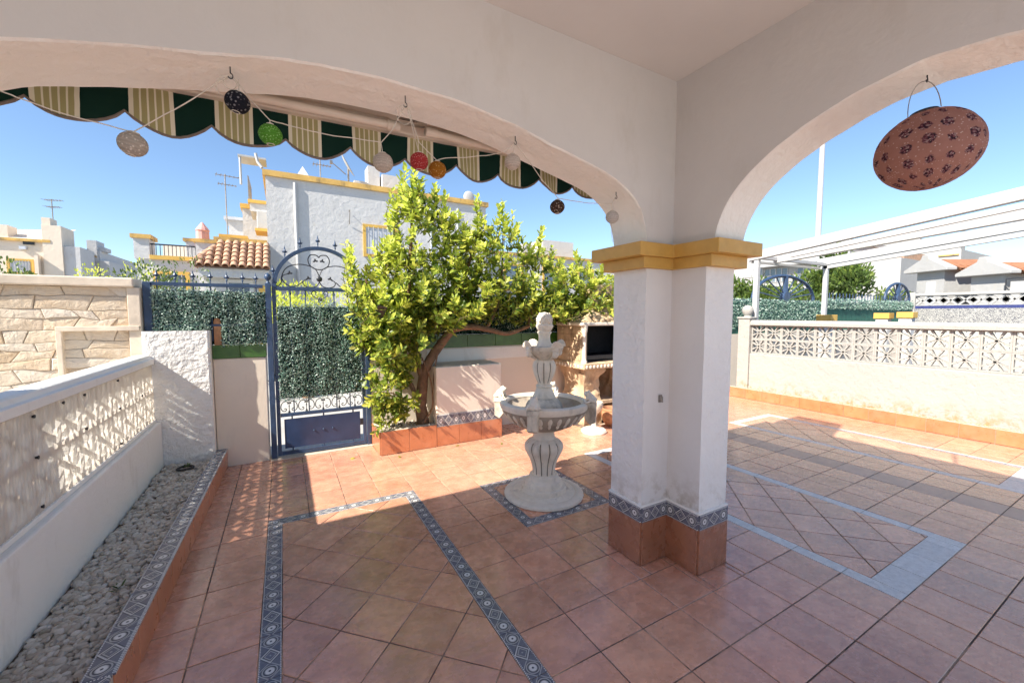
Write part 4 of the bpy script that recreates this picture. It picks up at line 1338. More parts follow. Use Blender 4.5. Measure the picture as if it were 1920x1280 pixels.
sp.build('pebbles', MAT['pebble'], pl, fix=False, kind='stuff')
bs = thing('masonry_block', 'cream plastered block with patterned tile band and terracotta base behind the fountain', 'block', (2.13, 5.1, 0))
mb = MB(); mb.box(1.662, 4.912, -.05, 2.598, 5.387, 1.02); mb.build('block_body', MAT['cream_wall'], bs, bevel=.012)
tiled_face(bs, (1.662, 4.911), (2.598, 4.911), 0, .25, (0, -1))
tiled_face(bs, (1.662, 4.911), (2.598, 4.911), .252, .405, (0, -1), .31, 'border', 'border_tile')
tiled_face(bs, (2.599, 4.911), (2.599, 5.387), 0, .25, (1, 0))
fh = thing('front_fence', 'dark blue iron railing on the green band behind the tree', 'fence', (4.4, 5.48, 1.4))
mb = MB(); mb.box(.96, 5.465, 1.985, 7.9, 5.50, 2.022); mb.build('top_rail', MAT['blue'], fh)
for i in range(24):
    x = 1.1+.295*i; mb = MB(); mb.tube([(x,5.482,1.40),(x,5.482,2.02)], .007, 6); mb.build('bar', MAT['blue'], fh, loc=(x,5.48,1.4))
hs2 = thing('hedge_screen', 'artificial hedge screen on the railing behind the tree and barbecue', 'hedge screen', (4.4, 5.47, 1.4))
mb = MB(); mb.box(.96, 5.452, 1.402, 7.9, 5.458, 1.95); mb.build('mesh_backing', MAT['hedge_back'], hs2)
hedge_leaves(.97, 3.2, 5.45, 1.41, 1.95, 2600, 11, .024).build('leaves', MAT['hedge'], hs2, fix=False, kind='stuff')
hedge_leaves(3.2, 7.9, 5.45, 1.41, 1.95, 7000, 12, .024).build('leaves', MAT['hedge'], hs2, fix=False, kind='stuff')

# ================================================================== THE TREE by the gate
tree = thing('citrus_tree', 'bushy yellow green tree spreading along the front wall beside the gate', 'tree', (1.57, 5.12, .25))
def interp(tab, x):
    if x <= tab[0][0]: return tab[0][1]
    for (a, b), (c, d) in zip(tab, tab[1:]):
        if x <= c: return b+(d-b)*(x-a)/(c-a)
    return tab[-1][1]
HT = [(.62,1.95),(.9,2.1),(1.08,2.4),(1.2,2.9),(1.32,3.3),(1.45,3.5),(1.65,3.3),(1.85,3.1),(2.05,2.75),(2.3,3.1),(2.5,2.85),(2.72,3.1),(2.95,2.6),(3.35,2.75),(3.65,2.45),(4.05,2.5),(4.4,2.35),(4.9,2.15),(5.3,1.9)]
BT = [(.62,1.5),(.8,1.3),(1.0,1.15),(1.3,1.2),(1.7,1.35),(2.0,1.58),(2.6,1.60),(3.4,1.55),(4.2,1.62),(5.3,1.7)]
def limb(pts, r0, r1, name='limb', mat='bark', sub=5):
    P_ = [Vector(p) for p in pts]; out = []
    for i in range(len(P_)-1):
        p0 = P_[max(0, i-1)]; p1 = P_[i]; p2 = P_[i+1]; p3 = P_[min(len(P_)-1, i+2)]
        for k in range(sub):
            t = k/sub; out.append(.5*((2*p1)+(p2-p0)*t+(2*p0-5*p1+4*p2-p3)*t*t+(3*p1-p0-3*p2+p3)*t**3))
    out.append(P_[-1]); n_ = len(out)
    for i, p in enumerate(out):
        p += Vector((mnoise.noise(p*6), mnoise.noise(p*6+Vector((9,0,0))), 0))*.008
    rr = [(r0+(r1-r0)*i/(n_-1))*(1+.18*mnoise.noise(out[i]*14)) for i in range(n_)]
    mb = MB(); mb.tube(out, rr, 9)
    return mb.build(name, MAT[mat], tree, smooth=True)
limb([(1.56,5.12,.2),(1.53,5.13,.5),(1.56,5.13,.85),(1.62,5.12,1.05),(1.80,5.08,1.32),(1.96,5.03,1.52)], .078, .05, 'trunk')
limb([(1.96,5.03,1.50),(2.2,5.0,1.52),(2.5,5.0,1.47),(2.75,5.02,1.42),(3.1,5.02,1.52),(3.7,5.05,1.75),(4.3,5.05,1.9)], .046, .016)
limb([(1.93,5.03,1.48),(1.92,5.05,1.64),(1.99,5.08,1.95),(2.2,5.1,2.35),(2.3,5.1,2.8)], .042, .012)
limb([(1.56,5.13,.85),(1.47,5.15,1.2),(1.40,5.16,1.7),(1.42,5.16,2.3),(1.46,5.16,3.0)], .05, .012)
limb([(1.53,5.13,.5),(1.36,5.10,.85),(1.15,5.05,1.15),(.98,5.02,1.6),(.85,5.0,2.1)], .035, .010)
limb([(1.66,5.06,.22),(1.70,5.02,.5),(1.66,5.0,.85),(1.72,5.0,1.2)], .017, .009)
limb([(1.45,5.02,.22),(1.63,4.99,.5),(1.60,4.98,.9),(1.5,4.98,1.15)], .013, .008)
limb([(2.4,5.0,1.48),(2.6,5.05,1.8),(2.7,5.08,2.3),(2.72,5.1,2.8)], .026, .008)
limb([(3.1,5.02,1.52),(3.2,5.06,1.9),(3.35,5.08,2.5)], .022, .007)
limb([(1.6,5.1,.4),(1.3,4.98,.62),(1.1,4.94,.75)], .016, .006)

g = random.Random(99)
old = MB(); new = MB(); twigs = MB()
def shoot(base, tip, young, n_, L0=.085, spread=.8):
    base = Vector(base); tip = Vector(tip); d = (tip-base)
    mid_ = base+d*.5+Vector((g.gauss(0, .04), g.gauss(0, .04), g.gauss(0, .03)))
    twigs.tube([base, mid_, tip], [.006, .0045, .002], 5, cap=False)
    ph = g.uniform(0, 6.28)
    for i in range(n_):
        t = .12+.88*(i+g.random()*.6)/n_
        p = (base*(1-t)**2+mid_*2*t*(1-t)+tip*t*t)
        ax = (mid_-base)*(1-t)+(tip-mid_)*t; ax.normalize()
        o_ = ax.orthogonal().normalized(); ph += 2.4
        rad = Matrix.Rotation(ph, 3, ax) @ o_
        up = .35+.5*t
        dd = (rad*spread+ax*up+Vector((0, -.08, g.gauss(.0, .2)))).normalized()
        L = L0*g.choice((.55, .75, .9, 1.0, 1.15, 1.35))*g.uniform(.85, 1.15)*(1-.25*t*t)
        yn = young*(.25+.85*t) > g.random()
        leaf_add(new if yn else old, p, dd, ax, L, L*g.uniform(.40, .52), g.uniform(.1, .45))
def crown_shoots(n_):
    for i in range(n_):
        x = g.uniform(.72, 5.25)
        h = interp(HT, x)-.22; b = interp(BT, x)
        if g.random() < .35: x = g.uniform(.9, 2.4); h = interp(HT, x)-.22; b = interp(BT, x)
        t = g.random()**1.15
        z = b+(h-b)*t
        dep = .40*(1-.55*t)
        y = 5.12+g.uniform(-dep, dep*.9)
        outw = Vector((g.gauss(0, .12), (y-5.12)*.45+g.gauss(0, .05)-.03, g.uniform(.05, .26)))
        base = Vector((x, y, z)); tip = base+outw
        shoot(base, tip, .42+.75*t, g.randint(13, 19), .098)
crown_shoots(760)
# upright leaders that make the ragged skyline
for (x, zt, L) in ((.70,2.55,.5),(.66,2.4,.4),(.95,2.35,.4),(1.1,2.6,.4),(1.24,3.2,.55),(1.38,3.52,.6),(1.47,3.56,.6),(1.57,3.42,.55),(1.72,3.35,.55),(1.84,3.22,.5),(1.98,2.98,.45),(2.14,2.9,.45),(2.30,3.27,.55),(2.42,3.0,.45),(2.58,2.95,.45),(2.70,3.26,.55),(2.80,3.12,.5),(3.0,2.8,.45),(3.2,2.72,.4),(3.36,2.97,.5),(3.55,2.7,.4),(3.8,2.55,.35),(4.05,2.70,.45),(4.25,2.5,.35),(4.5,2.5,.4),(4.75,2.35,.35),(5.0,2.2,.35)):
    for k in range(3):
        bx = x+g.gauss(0, .05)
        shoot((bx+(.12 if x < .8 else 0), 5.12+g.uniform(-.18, .15), zt-L-(.2 if x < .8 else 0)), (x+g.gauss(0, .03), 5.1+g.uniform(-.12, .12), zt-.03*k), .95, 26, .098, .75)
# low skirt left of the trunk, hanging beside the gate post
for i in range(170):
    z = g.uniform(.36, 1.6); 
    x = g.uniform(.88, 1.30+.15*(z > 1.0)); y = g.uniform(4.88, 5.18)
    base = Vector((x+.1, y+.05, z+.02)); tip = base+Vector((g.gauss(-.10, .07), -.08+g.gauss(0, .05), g.uniform(-.12, .16)))
    shoot(base, tip, .55, g.randint(9, 13), .09)
# shaded mass inside the crown
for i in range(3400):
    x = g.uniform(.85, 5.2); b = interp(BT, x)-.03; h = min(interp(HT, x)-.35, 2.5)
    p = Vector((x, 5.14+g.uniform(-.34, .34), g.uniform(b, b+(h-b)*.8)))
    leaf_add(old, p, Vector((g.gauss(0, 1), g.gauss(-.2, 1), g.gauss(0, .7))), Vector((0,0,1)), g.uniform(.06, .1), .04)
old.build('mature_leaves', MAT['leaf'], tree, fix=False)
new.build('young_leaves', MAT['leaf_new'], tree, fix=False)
twigs.build('twigs', MAT['twig'], tree, fix=False, kind='stuff')
sp_ = thing('solar_panel', 'small dark solar cell plate clipped among the tree leaves', 'solar panel', (.95, 4.72, 1.70))
m3 = Matrix.Rotation(R(35), 3, 'X') @ Matrix.Rotation(R(15), 3, 'Y')
mb = MB(); mb.obox((.95, 4.70, 1.72), (.055, .006, .075), m3); mb.build('plate', MAT['solar'], sp_, bevel=.003)
mb = MB(); mb.tube([(.95,4.71,1.70),(.98,4.85,1.62),(1.02,5.0,1.55)], .006, 6); mb.build('stem', MAT['iron'], sp_)
# fallen leaves on the tiles below the planter
g = random.Random(12)
for (fx, fy, lab) in ((1.15,4.72,'fallen leaf on the tiles close under the tree planter'),(2.45,4.62,'curled fallen leaf on the tiles near the end of the masonry block'),(3.05,4.9,'dry fallen leaf on the tiles by the back wall'),(.62,4.95,'yellow fallen leaf on the tiles before the gate')):
    lm = MB(); leaf_add(lm, Vector((fx, fy, .006)), Vector((g.uniform(-1,1), g.uniform(-1,1), .03)), Vector((0,0,1)), g.uniform(.05,.08), .03, .2)
    lm.build('fallen_leaf', MAT['leaf_new' if 'yellow' in lab else 'leaf'], None, loc=(fx,fy,.006), fix=False, label=lab, cat='leaf', group='fallen leaves on the patio')
lm = MB()
leaf_add(lm, Vector((1.87, 4.80, .004)), Vector((1,.3,.02)), Vector((0,0,1)), .08, .035, .1)
lm.build('fallen_leaf', MAT['leaf'], None, loc=(1.87,4.8,.004), fix=False, label='fallen green leaf on the tiles in front of the masonry block', cat='leaf')

# ================================================================== FOUNTAIN
FC = Vector((2.088, 3.10, 0))
fo = thing('fountain', 'cast stone tiered fountain with pine cone finial and four frogs on its bowl', 'fountain', FC)
def flute(n_, amp): return lambda an, r, z: r*(1+amp*(abs(math.cos(an*n_/2))-.6))
def fl(name, prof, n_=48, fn=None, mat='cast', parent=None, cap=True):
    mb = MB(); mb.lathe(prof, n_, FC, fn, cap=cap); return mb.build(name, MAT[mat], parent or fo, smooth=True)
bp = fl('foot_plate', [(.36,.0),(.372,.012),(.368,.03),(.345,.042),(.30,.046),(.292,.041),(.28,.046),(.215,.055)], 72, lambda an, r, z: r*(1+(.006*math.cos(an*36) if .34 < r else 0)))
fl('stepped_ring', [(.212,.04),(.214,.075),(.205,.095),(.178,.1),(.176,.125),(.166,.145),(.145,.15),(.135,.165),(.138,.185),(.128,.2),(.11,.203)], 56)
def groove_r(n_, w, depth):
    def fn(an, r, z):
        a = (an*n_/(2*PI)) % 1.0; d = min(abs(a-.5), 1)*2*PI/n_
        return r*(1-depth*math.exp(-(d/w)**2))
    return fn
fl('pedestal', [(.106,.19),(.104,.225),(.108,.26),(.117,.30),(.132,.345),(.155,.39),(.175,.43),(.182,.46),(.176,.49),(.155,.515),(.125,.532),(.11,.542)], 144, groove_r(12, .05, .10))
fl('neck', [(.112,.535),(.104,.55),(.098,.58),(.10,.61),(.125,.632),(.14,.64)], 48)
bowl = fl('bowl', [(.13,.628),(.19,.645),(.26,.68),(.32,.725),(.365,.775),(.385,.81),(.388,.83),(.402,.836),(.408,.86),(.405,.885),(.392,.893),(.362,.893),(.352,.882),(.345,.86),(.32,.83),(.27,.805),(.15,.79),(.0,.79)], 96, None, 'bowl')
fl('bowl_rim', [(.386,.828),(.404,.834),(.412,.86),(.409,.887),(.394,.896),(.360,.896),(.349,.885),(.343,.865)], 96, None, 'cast', bowl, False)
# carved leaf relief round the bowl
for k in range(28):
    a = 2*PI*k/28
    mb = MB()
    for s_, (r0, z0, r1, z1, w) in enumerate(((.335,.735,.392,.812,.020), (.30,.70,.345,.745,.014))):
        c = Vector((math.cos(a)*(r0+r1)/2, math.sin(a)*(r0+r1)/2, (z0+z1)/2))+FC
        t_ = Vector((math.cos(a)*(r1-r0), math.sin(a)*(r1-r0), z1-z0)).normalized()
        sd = Vector((-math.sin(a), math.cos(a), 0)); nn = t_.cross(sd)
        m_ = Matrix((sd, nn, t_)).transposed()
        mb.ball(c, (w, .010, .046 if s_ == 0 else .03), 8, 6, m_)
    mb.build('leaf_relief', MAT['cast'], bowl, smooth=True, loc=FC+Vector((math.cos(a)*.37, math.sin(a)*.37, .77)))
fl('bowl_dome', [(.17,.785),(.172,.83),(.165,.86),(.15,.885),(.125,.905),(.108,.915),(.106,.925)], 48, flute(12, .03), 'cast_grey')
fl('upper_foot', [(.104,.918),(.104,.935),(.096,.955),(.082,.98),(.073,1.0),(.07,1.015),(.076,1.022),(.076,1.036),(.066,1.044)], 40)
fl('upper_vase', [(.056,1.04),(.062,1.065),(.078,1.10),(.095,1.14),(.107,1.185),(.109,1.22),(.10,1.25),(.082,1.268),(.07,1.275)], 120, groove_r(10, .06, .12))
def groove_lines(prof, n_, name, depth=.9):
    for k in range(n_):
        an = 2*PI*(k+.5)/n_
        mb = MB(); mb.tube([(FC.x+r*depth*math.cos(an), FC.y+r*depth*math.sin(an), FC.z+z) for r, z in prof], .0048, 5)
        mb.build(name, MAT['grime'], fo, loc=FC+Vector((prof[0][0]*math.cos(an), prof[0][0]*math.sin(an), prof[0][1])))
groove_lines([(.106,.21),(.108,.26),(.117,.30),(.132,.345),(.155,.39),(.175,.43),(.182,.46),(.176,.49),(.155,.515)], 12, 'groove', .925)
groove_lines([(.062,1.065),(.078,1.10),(.095,1.14),(.107,1.185),(.109,1.22),(.10,1.25)], 10, 'groove', .91)
ub = fl('upper_basin', [(.062,1.272),(.075,1.285),(.105,1.31),(.14,1.34),(.165,1.365),(.172,1.382),(.168,1.40),(.15,1.405),(.12,1.398),(.07,1.40)], 80, lambda an, r, z: r*(1+.045*(abs(math.cos(an*8))**.7-.5)), 'cast_grey')
fl('upper_neck', [(.074,1.395),(.068,1.42),(.058,1.435),(.053,1.46),(.052,1.50),(.06,1.512),(.066,1.522),(.064,1.532),(.05,1.538)], 36)
fin_ = fl('finial_cup', [(.05,1.532),(.066,1.55),(.078,1.575),(.08,1.59),(.07,1.60),(.05,1.602)], 48, lambda an, r, z: r*(1+.09*(abs(math.cos(an*3))-.5)))
mb = MB(); nz = 9
mb.lathe([(.055,1.595),(.066,1.615),(.069,1.64),(.064,1.665),(.05,1.688),(.028,1.704),(.002,1.710)], 28, FC)
for r_ in range(5):
    for k in range(10):
        z = 1.608+.021*r_; a = 2*PI*(k+.5*(r_ % 2))/10
        rr = interp([(1.595,.058),(1.615,.067),(1.64,.069),(1.665,.064),(1.688,.05),(1.704,.028)], z)
        mb.ball((FC.x+rr*math.cos(a), FC.y+rr*math.sin(a), z), (.0105,.0105,.012), 7, 5)
mb.build('pine_cone', MAT['cast'], fin_, smooth=True)
# scallop shells on the upper basin and frogs on brackets round the bowl
toward = math.atan2(-FC.y, -FC.x)
def shell(a):
    mb = MB()
    c = FC+Vector((math.cos(a)*.165, math.sin(a)*.165, 1.385))
    out = Vector((math.cos(a), math.sin(a), 0)); sd = Vector((-math.sin(a), math.cos(a), 0))
    n_ = 11
    for k in range(n_):
        t = R(-75+150*k/(n_-1))
        d = (Vector((0,0,1))*math.cos(t)*.9+sd*math.sin(t)+out*.55).normalized()
        mb.ball(c+d*.040-out*.01, (.011,.011,.044), 7, 6, d.to_track_quat('Z', 'Y').to_matrix())
    mb.ball(c-Vector((0,0,.012)), (.034,.034,.03), 10, 8)
    mb.ball(c+out*.005-Vector((0,0,.05)), (.030,.030,.035), 10, 8)
    mb.build('shell', MAT['cast'], ub, smooth=True, loc=c)
    mb = MB(); mb.tube([c-Vector((0,0,.03)), c-Vector((0,0,.075))-out*.03, c-Vector((0,0,.10))-out*.07], [.02,.016,.01], 8); mb.build('shell_bracket', MAT['cast_grey'], ub, smooth=True, loc=c)
for k in range(4): shell(toward+R(35)+k*PI/2)
def frog(a):
    c = FC+Vector((math.cos(a)*.425, math.sin(a)*.425, .86))
    m_ = Matrix.Rotation(a+PI, 3, 'Z')           # local +x looks to the middle of the bowl
    T = lambda x, y, z: c+m_ @ Vector((x, y, z))
    br = MB()
    br.prism([(-.055,0),(.055,0),(.055,.045),(-.055,.045)], lambda p, q, d: T(p, d, q-.005), -.05, .05)
    br.prism([(-.050,-.135),(.0,-.16),(.048,-.10),(.052,-.004),(-.052,-.004)], lambda p, q, d: T(p, d, q), -.042, .042)
    b_ = br.build('bracket', MAT['cast_grey'], fo, bevel=.006, loc=c)
    mb = MB()
    mb.ball(T(-.005,0,.075), (.055,.042,.040), 14, 10, m_ @ Matrix.Rotation(R(-48), 3, 'Y'))
    mb.ball(T(.022,0,.112), (.040,.036,.026), 14, 10, m_ @ Matrix.Rotation(R(-15), 3, 'Y'))
    for s_ in (-1, 1):
        mb.ball(T(.016,.021*s_,.136), (.012,.011,.012), 10, 8)
        mb.ball(T(-.028,.038*s_,.062), (.034,.018,.023), 10, 8, m_ @ Matrix.Rotation(R(-20), 3, 'Y'))
        mb.tube([T(.0,.043*s_,.052), T(.026,.052*s_,.046)], [.013,.010], 8)
        mb.ball(T(.030,.053*s_,.044), (.020,.013,.006), 8, 6, m_)
        mb.tube([T(.020,.028*s_,.088), T(.036,.036*s_,.066), T(.040,.032*s_,.044)], [.012,.010,.009], 8)
        mb.ball(T(.045,.032*s_,.043), (.016,.012,.006), 8, 6, m_)
    o = mb.build('frog', MAT['cast'], fo, loc=c)
    rm = o.modifiers.new('remesh', 'REMESH'); rm.mode = 'VOXEL'; rm.voxel_size = .0042; rm.use_smooth_shade = True
    smm = o.modifiers.new('smooth', 'SMOOTH'); smm.iterations = 4; smm.factor = .5
for k in range(4): frog(toward-R(12)+k*PI/2)

# ================================================================== BARBECUE, pot, stone dish
bq = thing('stone_barbecue', 'tan cast stone barbecue with carved legs and a black open hearth', 'barbecue', (4.4, 5.0, 0))
def T_(mb, name, mat='cast_tan', **k): return mb.build(name, MAT[mat], bq, **k)
mb = MB(); mb.box(3.80, 4.60, .875, 5.0, 5.36, .965); ctr = T_(mb, 'counter', bevel=.012)
for i in range(17):
    x = 3.83+.07*i; mb = MB(); mb.ball((x+.02, 4.598, .915), (.022,.008,.026), 8, 6); mb.build('edge_ornament', MAT['cast'], ctr, loc=(x,4.6,.915))
for i in range(9):
    y = 4.66+.078*i; mb = MB(); mb.ball((3.798, y, .915), (.008,.024,.026), 8, 6); mb.build('edge_ornament', MAT['cast'], ctr, loc=(3.8,y,.915))
def carved(x0, x1, y0, y1, z0, z1, seed, amp=.05):
    mb = MB(); n_ = 22
    for side in range(4):
        for j in range(n_+1):
            for i in range(13):
                t = i/12; w = j/n_
                if side == 0: x, y = x0+(x1-x0)*t, y0
                elif side == 1: x, y = x1, y0+(y1-y0)*t
                elif side == 2: x, y = x1+(x0-x1)*t, y1
                else: x, y = x0, y1+(y0-y1)*t
                z = z0+(z1-z0)*w
                prof = 1+.13*math.sin(w*PI*2.1+.6)-.05*math.cos(w*9)
                cx, cy = (x0+x1)/2, (y0+y1)/2
                q = Vector((cx+(x-cx)*prof, cy+(y-cy)*prof, z))
                d = Vector((x-cx, y-cy, 0)).normalized()
                q += d*amp*(mnoise.noise(Vector((x*9, y*9, z*8+seed)))+.6*abs(mnoise.noise(Vector((x*20, y*20, z*18+seed)))))
                mb.v.append(tuple(q))
        b0 = side*(n_+1)*13
        for j in range(n_):
            for i in range(12):
                a = b0+j*13+i; mb.f.append((a, a+1, a+14, a+13))
    return mb
o = carved(3.92, 4.25, 4.74, 5.28, 0, .874, 3).build('carved_leg', MAT['cast_tan'], bq, smooth=True, fix=False)
o = carved(4.60, 4.93, 4.74, 5.28, 0, .874, 8).build('carved_leg', MAT['cast_tan'], bq, smooth=True, fix=False)
mb = MB(); mb.box(4.2, 4.72, .30, 4.65, 5.3, .36); T_(mb, 'shelf', bevel=.008)
mb = MB()
mb.box(3.83, 4.70, .966, 3.93, 5.32, 1.52); mb.box(4.87, 4.70, .966, 4.97, 5.32, 1.52); mb.box(3.931, 5.2, .966, 4.869, 5.32, 1.52)
T_(mb, 'hearth_wall', bevel=.004)
for k in range(5):
    mb = MB(); z = 1.0+.1*k; mb.box(3.822, 4.72, z, 3.829, 5.30, z+.088); T_(mb, 'brick_course', bevel=.003)
mb = MB(); mb.box(3.931, 4.76, .966, 4.869, 5.199, .985); mb.box(3.931, 5.17, .985, 4.869, 5.199, 1.519); mb.box(3.931,4.76,.985,3.94,5.17,1.519); mb.box(4.86,4.76,.985,4.869,5.17,1.519); mb.box(3.94,4.76,1.50,4.86,5.17,1.519)
T_(mb, 'hearth_lining', 'black')
mb = MB(); mb.box(3.95, 4.78, 1.0, 4.85, 4.80, 1.06)
for i in range(18): mb.tube([(3.97+.05*i,4.80,1.065),(3.97+.05*i,5.15,1.065)], .004, 5)
T_(mb, 'grill', 'iron')
for x in (3.865, 4.935):
    mb = MB(); mb.lathe([(.045,0),(.045,.03),(.032,.045),(.030,.08),(.026,.40),(.030,.44),(.042,.47),(.045,.5),(.05,.555)], 16, (x, 4.685, .966)); T_(mb, 'column', 'cast', smooth=True)
mb = MB(); mb.box(3.80, 4.64, 1.521, 5.0, 5.36, 1.57); T_(mb, 'lintel', 'cast', bevel=.01)
mb = MB(); mb.add([(3.83,4.66,1.571),(4.97,4.66,1.571),(4.97,5.34,1.571),(3.83,5.34,1.571),(4.2,4.86,1.80),(4.6,4.86,1.80),(4.6,5.2,1.80),(4.2,5.2,1.80)], [(0,1,5,4),(1,2,6,5),(2,3,7,6),(3,0,4,7),(4,5,6,7)])
hd = T_(mb, 'hood')
g = random.Random(4)
for i in range(26):
    t = g.random(); u_ = g.uniform(-1, 1)
    x = 4.4+u_*(.5-.32*t); y = 4.66+.2*t-.004; z = 1.585+.2*t
    mb = MB(); mb.ball((x, y, z), (g.uniform(.02,.05), .016, g.uniform(.02,.05)), 8, 6); mb.build('relief', MAT['cast_tan'], hd, smooth=True, loc=(x,y,z))
mb = MB(); mb.box(4.22,4.88,1.801,4.58,5.18,2.15); mb.build('flue', MAT['cast_tan'], hd)

mb = MB(); mb.lathe([(.10,0),(.115,.02),(.15,.08),(.165,.14),(.166,.19),(.155,.235),(.165,.24),(.168,.27),(.15,.272),(.145,.25),(.09,.1),(.0,.09)], 36, (4.33, 4.56, 0), lambda an, r, z: r*(1+.012*math.sin(z*180)))
mb.build('clay_pot', MAT['clay'], None, loc=(4.33,4.56,0), smooth=True, label='ribbed terracotta pot standing before the barbecue legs', cat='pot')
gd = thing('stone_pedestal', 'pale stone pedestal on a scalloped foot standing behind the fountain bowl', 'pedestal', (3.84, 4.42, 0))
mb = MB(); mb.lathe([(.17,0),(.175,.02),(.16,.045),(.09,.06),(.05,.08)], 40, (3.84,4.42,0), lambda an, r, z: r*(1+.06*abs(math.cos(an*4)))); mb.build('foot', MAT['cast'], gd, smooth=True)
mb = MB(); mb.lathe([(.05,.075),(.035,.11),(.03,.2),(.045,.26),(.08,.30),(.12,.36),(.13,.42),(.12,.44),(.1,.43),(.05,.35),(.0,.34)], 32, (3.84,4.42,0)); mb.build('stem', MAT['cast_grey'], gd, smooth=True)

# ================================================================== RIGHT BOUNDARY WALL
rw = thing('boundary_wall', 'long sunlit right boundary wall with two rows of star screen blocks', 'wall', (8.24, 2.5, 0))
mb = MB(); mb.box(8.165, -2.4, -.12, 8.32, 4.74, .90); mb.build('base_wall', MAT['old_white'], rw, bevel=.01)
mb = MB(); mb.box(8.19, -2.4, .90, 8.30, 4.735, .915); mb.build('mortar_bed', MAT['old_white'], rw)
BLOCK_R = block_mesh('screen_block', MAT['old_white'])
for j in range(25):
    for k in range(2): link('screen_block', BLOCK_R, rw, (8.245, 4.735-B*(j+.5), .916+B*(k+.5)))
coping(rw, 8.245, -2.4, 4.74, 1.477, 1.575, .20, MAT['old_white'])
mb = MB(); mb.box(8.13, 4.741, -.12, 8.36, 4.97, 1.60); mb.build('end_post', MAT['old_white'], rw, bevel=.01)
mb = MB(); mb.box(8.11, 4.72, 1.601, 8.38, 4.99, 1.64); pc = mb.build('post_cap', MAT['old_white'], rw, bevel=.01)
mb = MB(); mb.lathe([(.07,0),(.06,.02),(.075,.05),(.10,.09),(.105,.14),(.09,.19),(.05,.225),(.005,.235)], 24, (8.245,4.855,1.64)); mb.build('ball_finial', MAT['old_white'], rw, smooth=True)
st = thing('tiled_step', 'terracotta tiled plinth along the foot of the right boundary wall', 'step', (8.1, 2.0, 0))
mb = MB(); mb.box(8.062, -2.2, -.05, 8.164, 5.39, .195); mb.build('step_core', MAT['grout_light'], st)
tiled_face(st, (8.061, 5.39), (8.061, -2.2), 0, .196, (-1, 0), .33, 'tile_wall')
g = random.Random(77); mb = MB()
for i in range(420):
    v_, f_ = tmpl[g.randrange(7)]; s_ = g.uniform(.004, .014)
    c = Vector((g.uniform(8.09, 8.16), g.uniform(-.5, 4.7), .197+s_*.4)); m_ = Matrix.Rotation(g.uniform(0,6), 3, 'Z') @ Matrix.Diagonal((s_*1.4, s_, s_*.6))
    mb.add([c+m_ @ p for p in v_], f_)
mb.build('crumbled_plaster', MAT['cast_tan'], st, fix=False, kind='stuff')

# ---- white pergola frame of the next garden
pg = thing('pergola', 'white metal pergola frame with sloping beams in the next garden', 'pergola', (9.8, 3.5, 0))
def pbeam(x, y0, z0, y1, z1, w=.09, h=.11, name='beam'):
    w, h = w*1.5, h*1.5
    mb = MB(); mb.bar((x,y0,z0),(x,y1,z1), w, h); return mb.build(name, MAT['white_paint'], pg, bevel=.006)
for x, zt in ((8.42, 2.86), (11.26, 2.92)):
    mb = MB(); mb.box(x-.045, 4.755, -.1, x+.045, 4.845, zt-.04); mb.build('post', MAT['white_paint'], pg, bevel=.006)
pbeam(8.42, 4.95, 2.86, -1.5, 3.575); pbeam(8.42, 4.2, 2.80, -1.5, 3.40, .05, .05)
pbeam(9.15, 4.85, 2.85, -1.5, 3.33); pbeam(11.26, 4.95, 2.92, -1.5, 3.55); pbeam(11.26, 4.9, 2.80, -1.5, 3.38, .06, .06)
mb = MB(); mb.bar((8.38,4.80,2.845),(11.3,4.80,2.865), .08, .07); mb.build('front_bar', MAT['white_paint'], pg, bevel=.005)
mb = MB(); mb.bar((8.38,4.92,2.765),(11.3,4.92,2.785), .05, .05); mb.build('front_bar', MAT['white_paint'], pg, bevel=.005)

# ================================================================== NEXT GARDEN: street fence with half-wheel arches, bollards, tiled wall
mb = MB(); mb.box(8.33, -6, -.12, 18.85, 5.39, -.015); mb.build('garden_shade_paving', MAT['shade_dark_paving'], kind='structure')  # painted dark to stand in for shade and dark things behind the screen blocks
nf = thing('street_fence', 'green netted street fence with blue half wheel arches beyond the pergola', 'fence', (13.5, 5.45, 0))
mb = MB(); mb.box(8.4, 5.40, -.1, 18.8, 5.55, 1.25); mb.build('base_wall', MAT['cream_wall'], nf)
mb = MB(); mb.box(8.4, 5.44, 1.25, 18.8, 5.455, 2.0); mb.build('shade_net', MAT['hedge_net'], nf)
mb = MB(); mb.box(8.4, 5.46, 1.99, 18.8, 5.49, 2.03); mb.build('top_rail', MAT['blue'], nf)
hedge_leaves(8.4, 12.6, 5.44, 1.40, 2.03, 6500, 31, .035, .05, .04).build('leaves', MAT['hedge'], nf, fix=False, kind='stuff')
hedge_leaves(12.6, 18.8, 5.44, 1.85, 2.1, 4200, 32, .04, .05, .04).build('leaves', MAT['hedge'], nf, fix=False, kind='stuff')
for i in range(30):
    x = 12.9+.2*i
    mb = MB(); mb.tube([(x,5.475,1.9),(x,5.475,2.28)], .012, 5); mb.build('picket', MAT['blue'], nf, loc=(x,5.475,1.9))
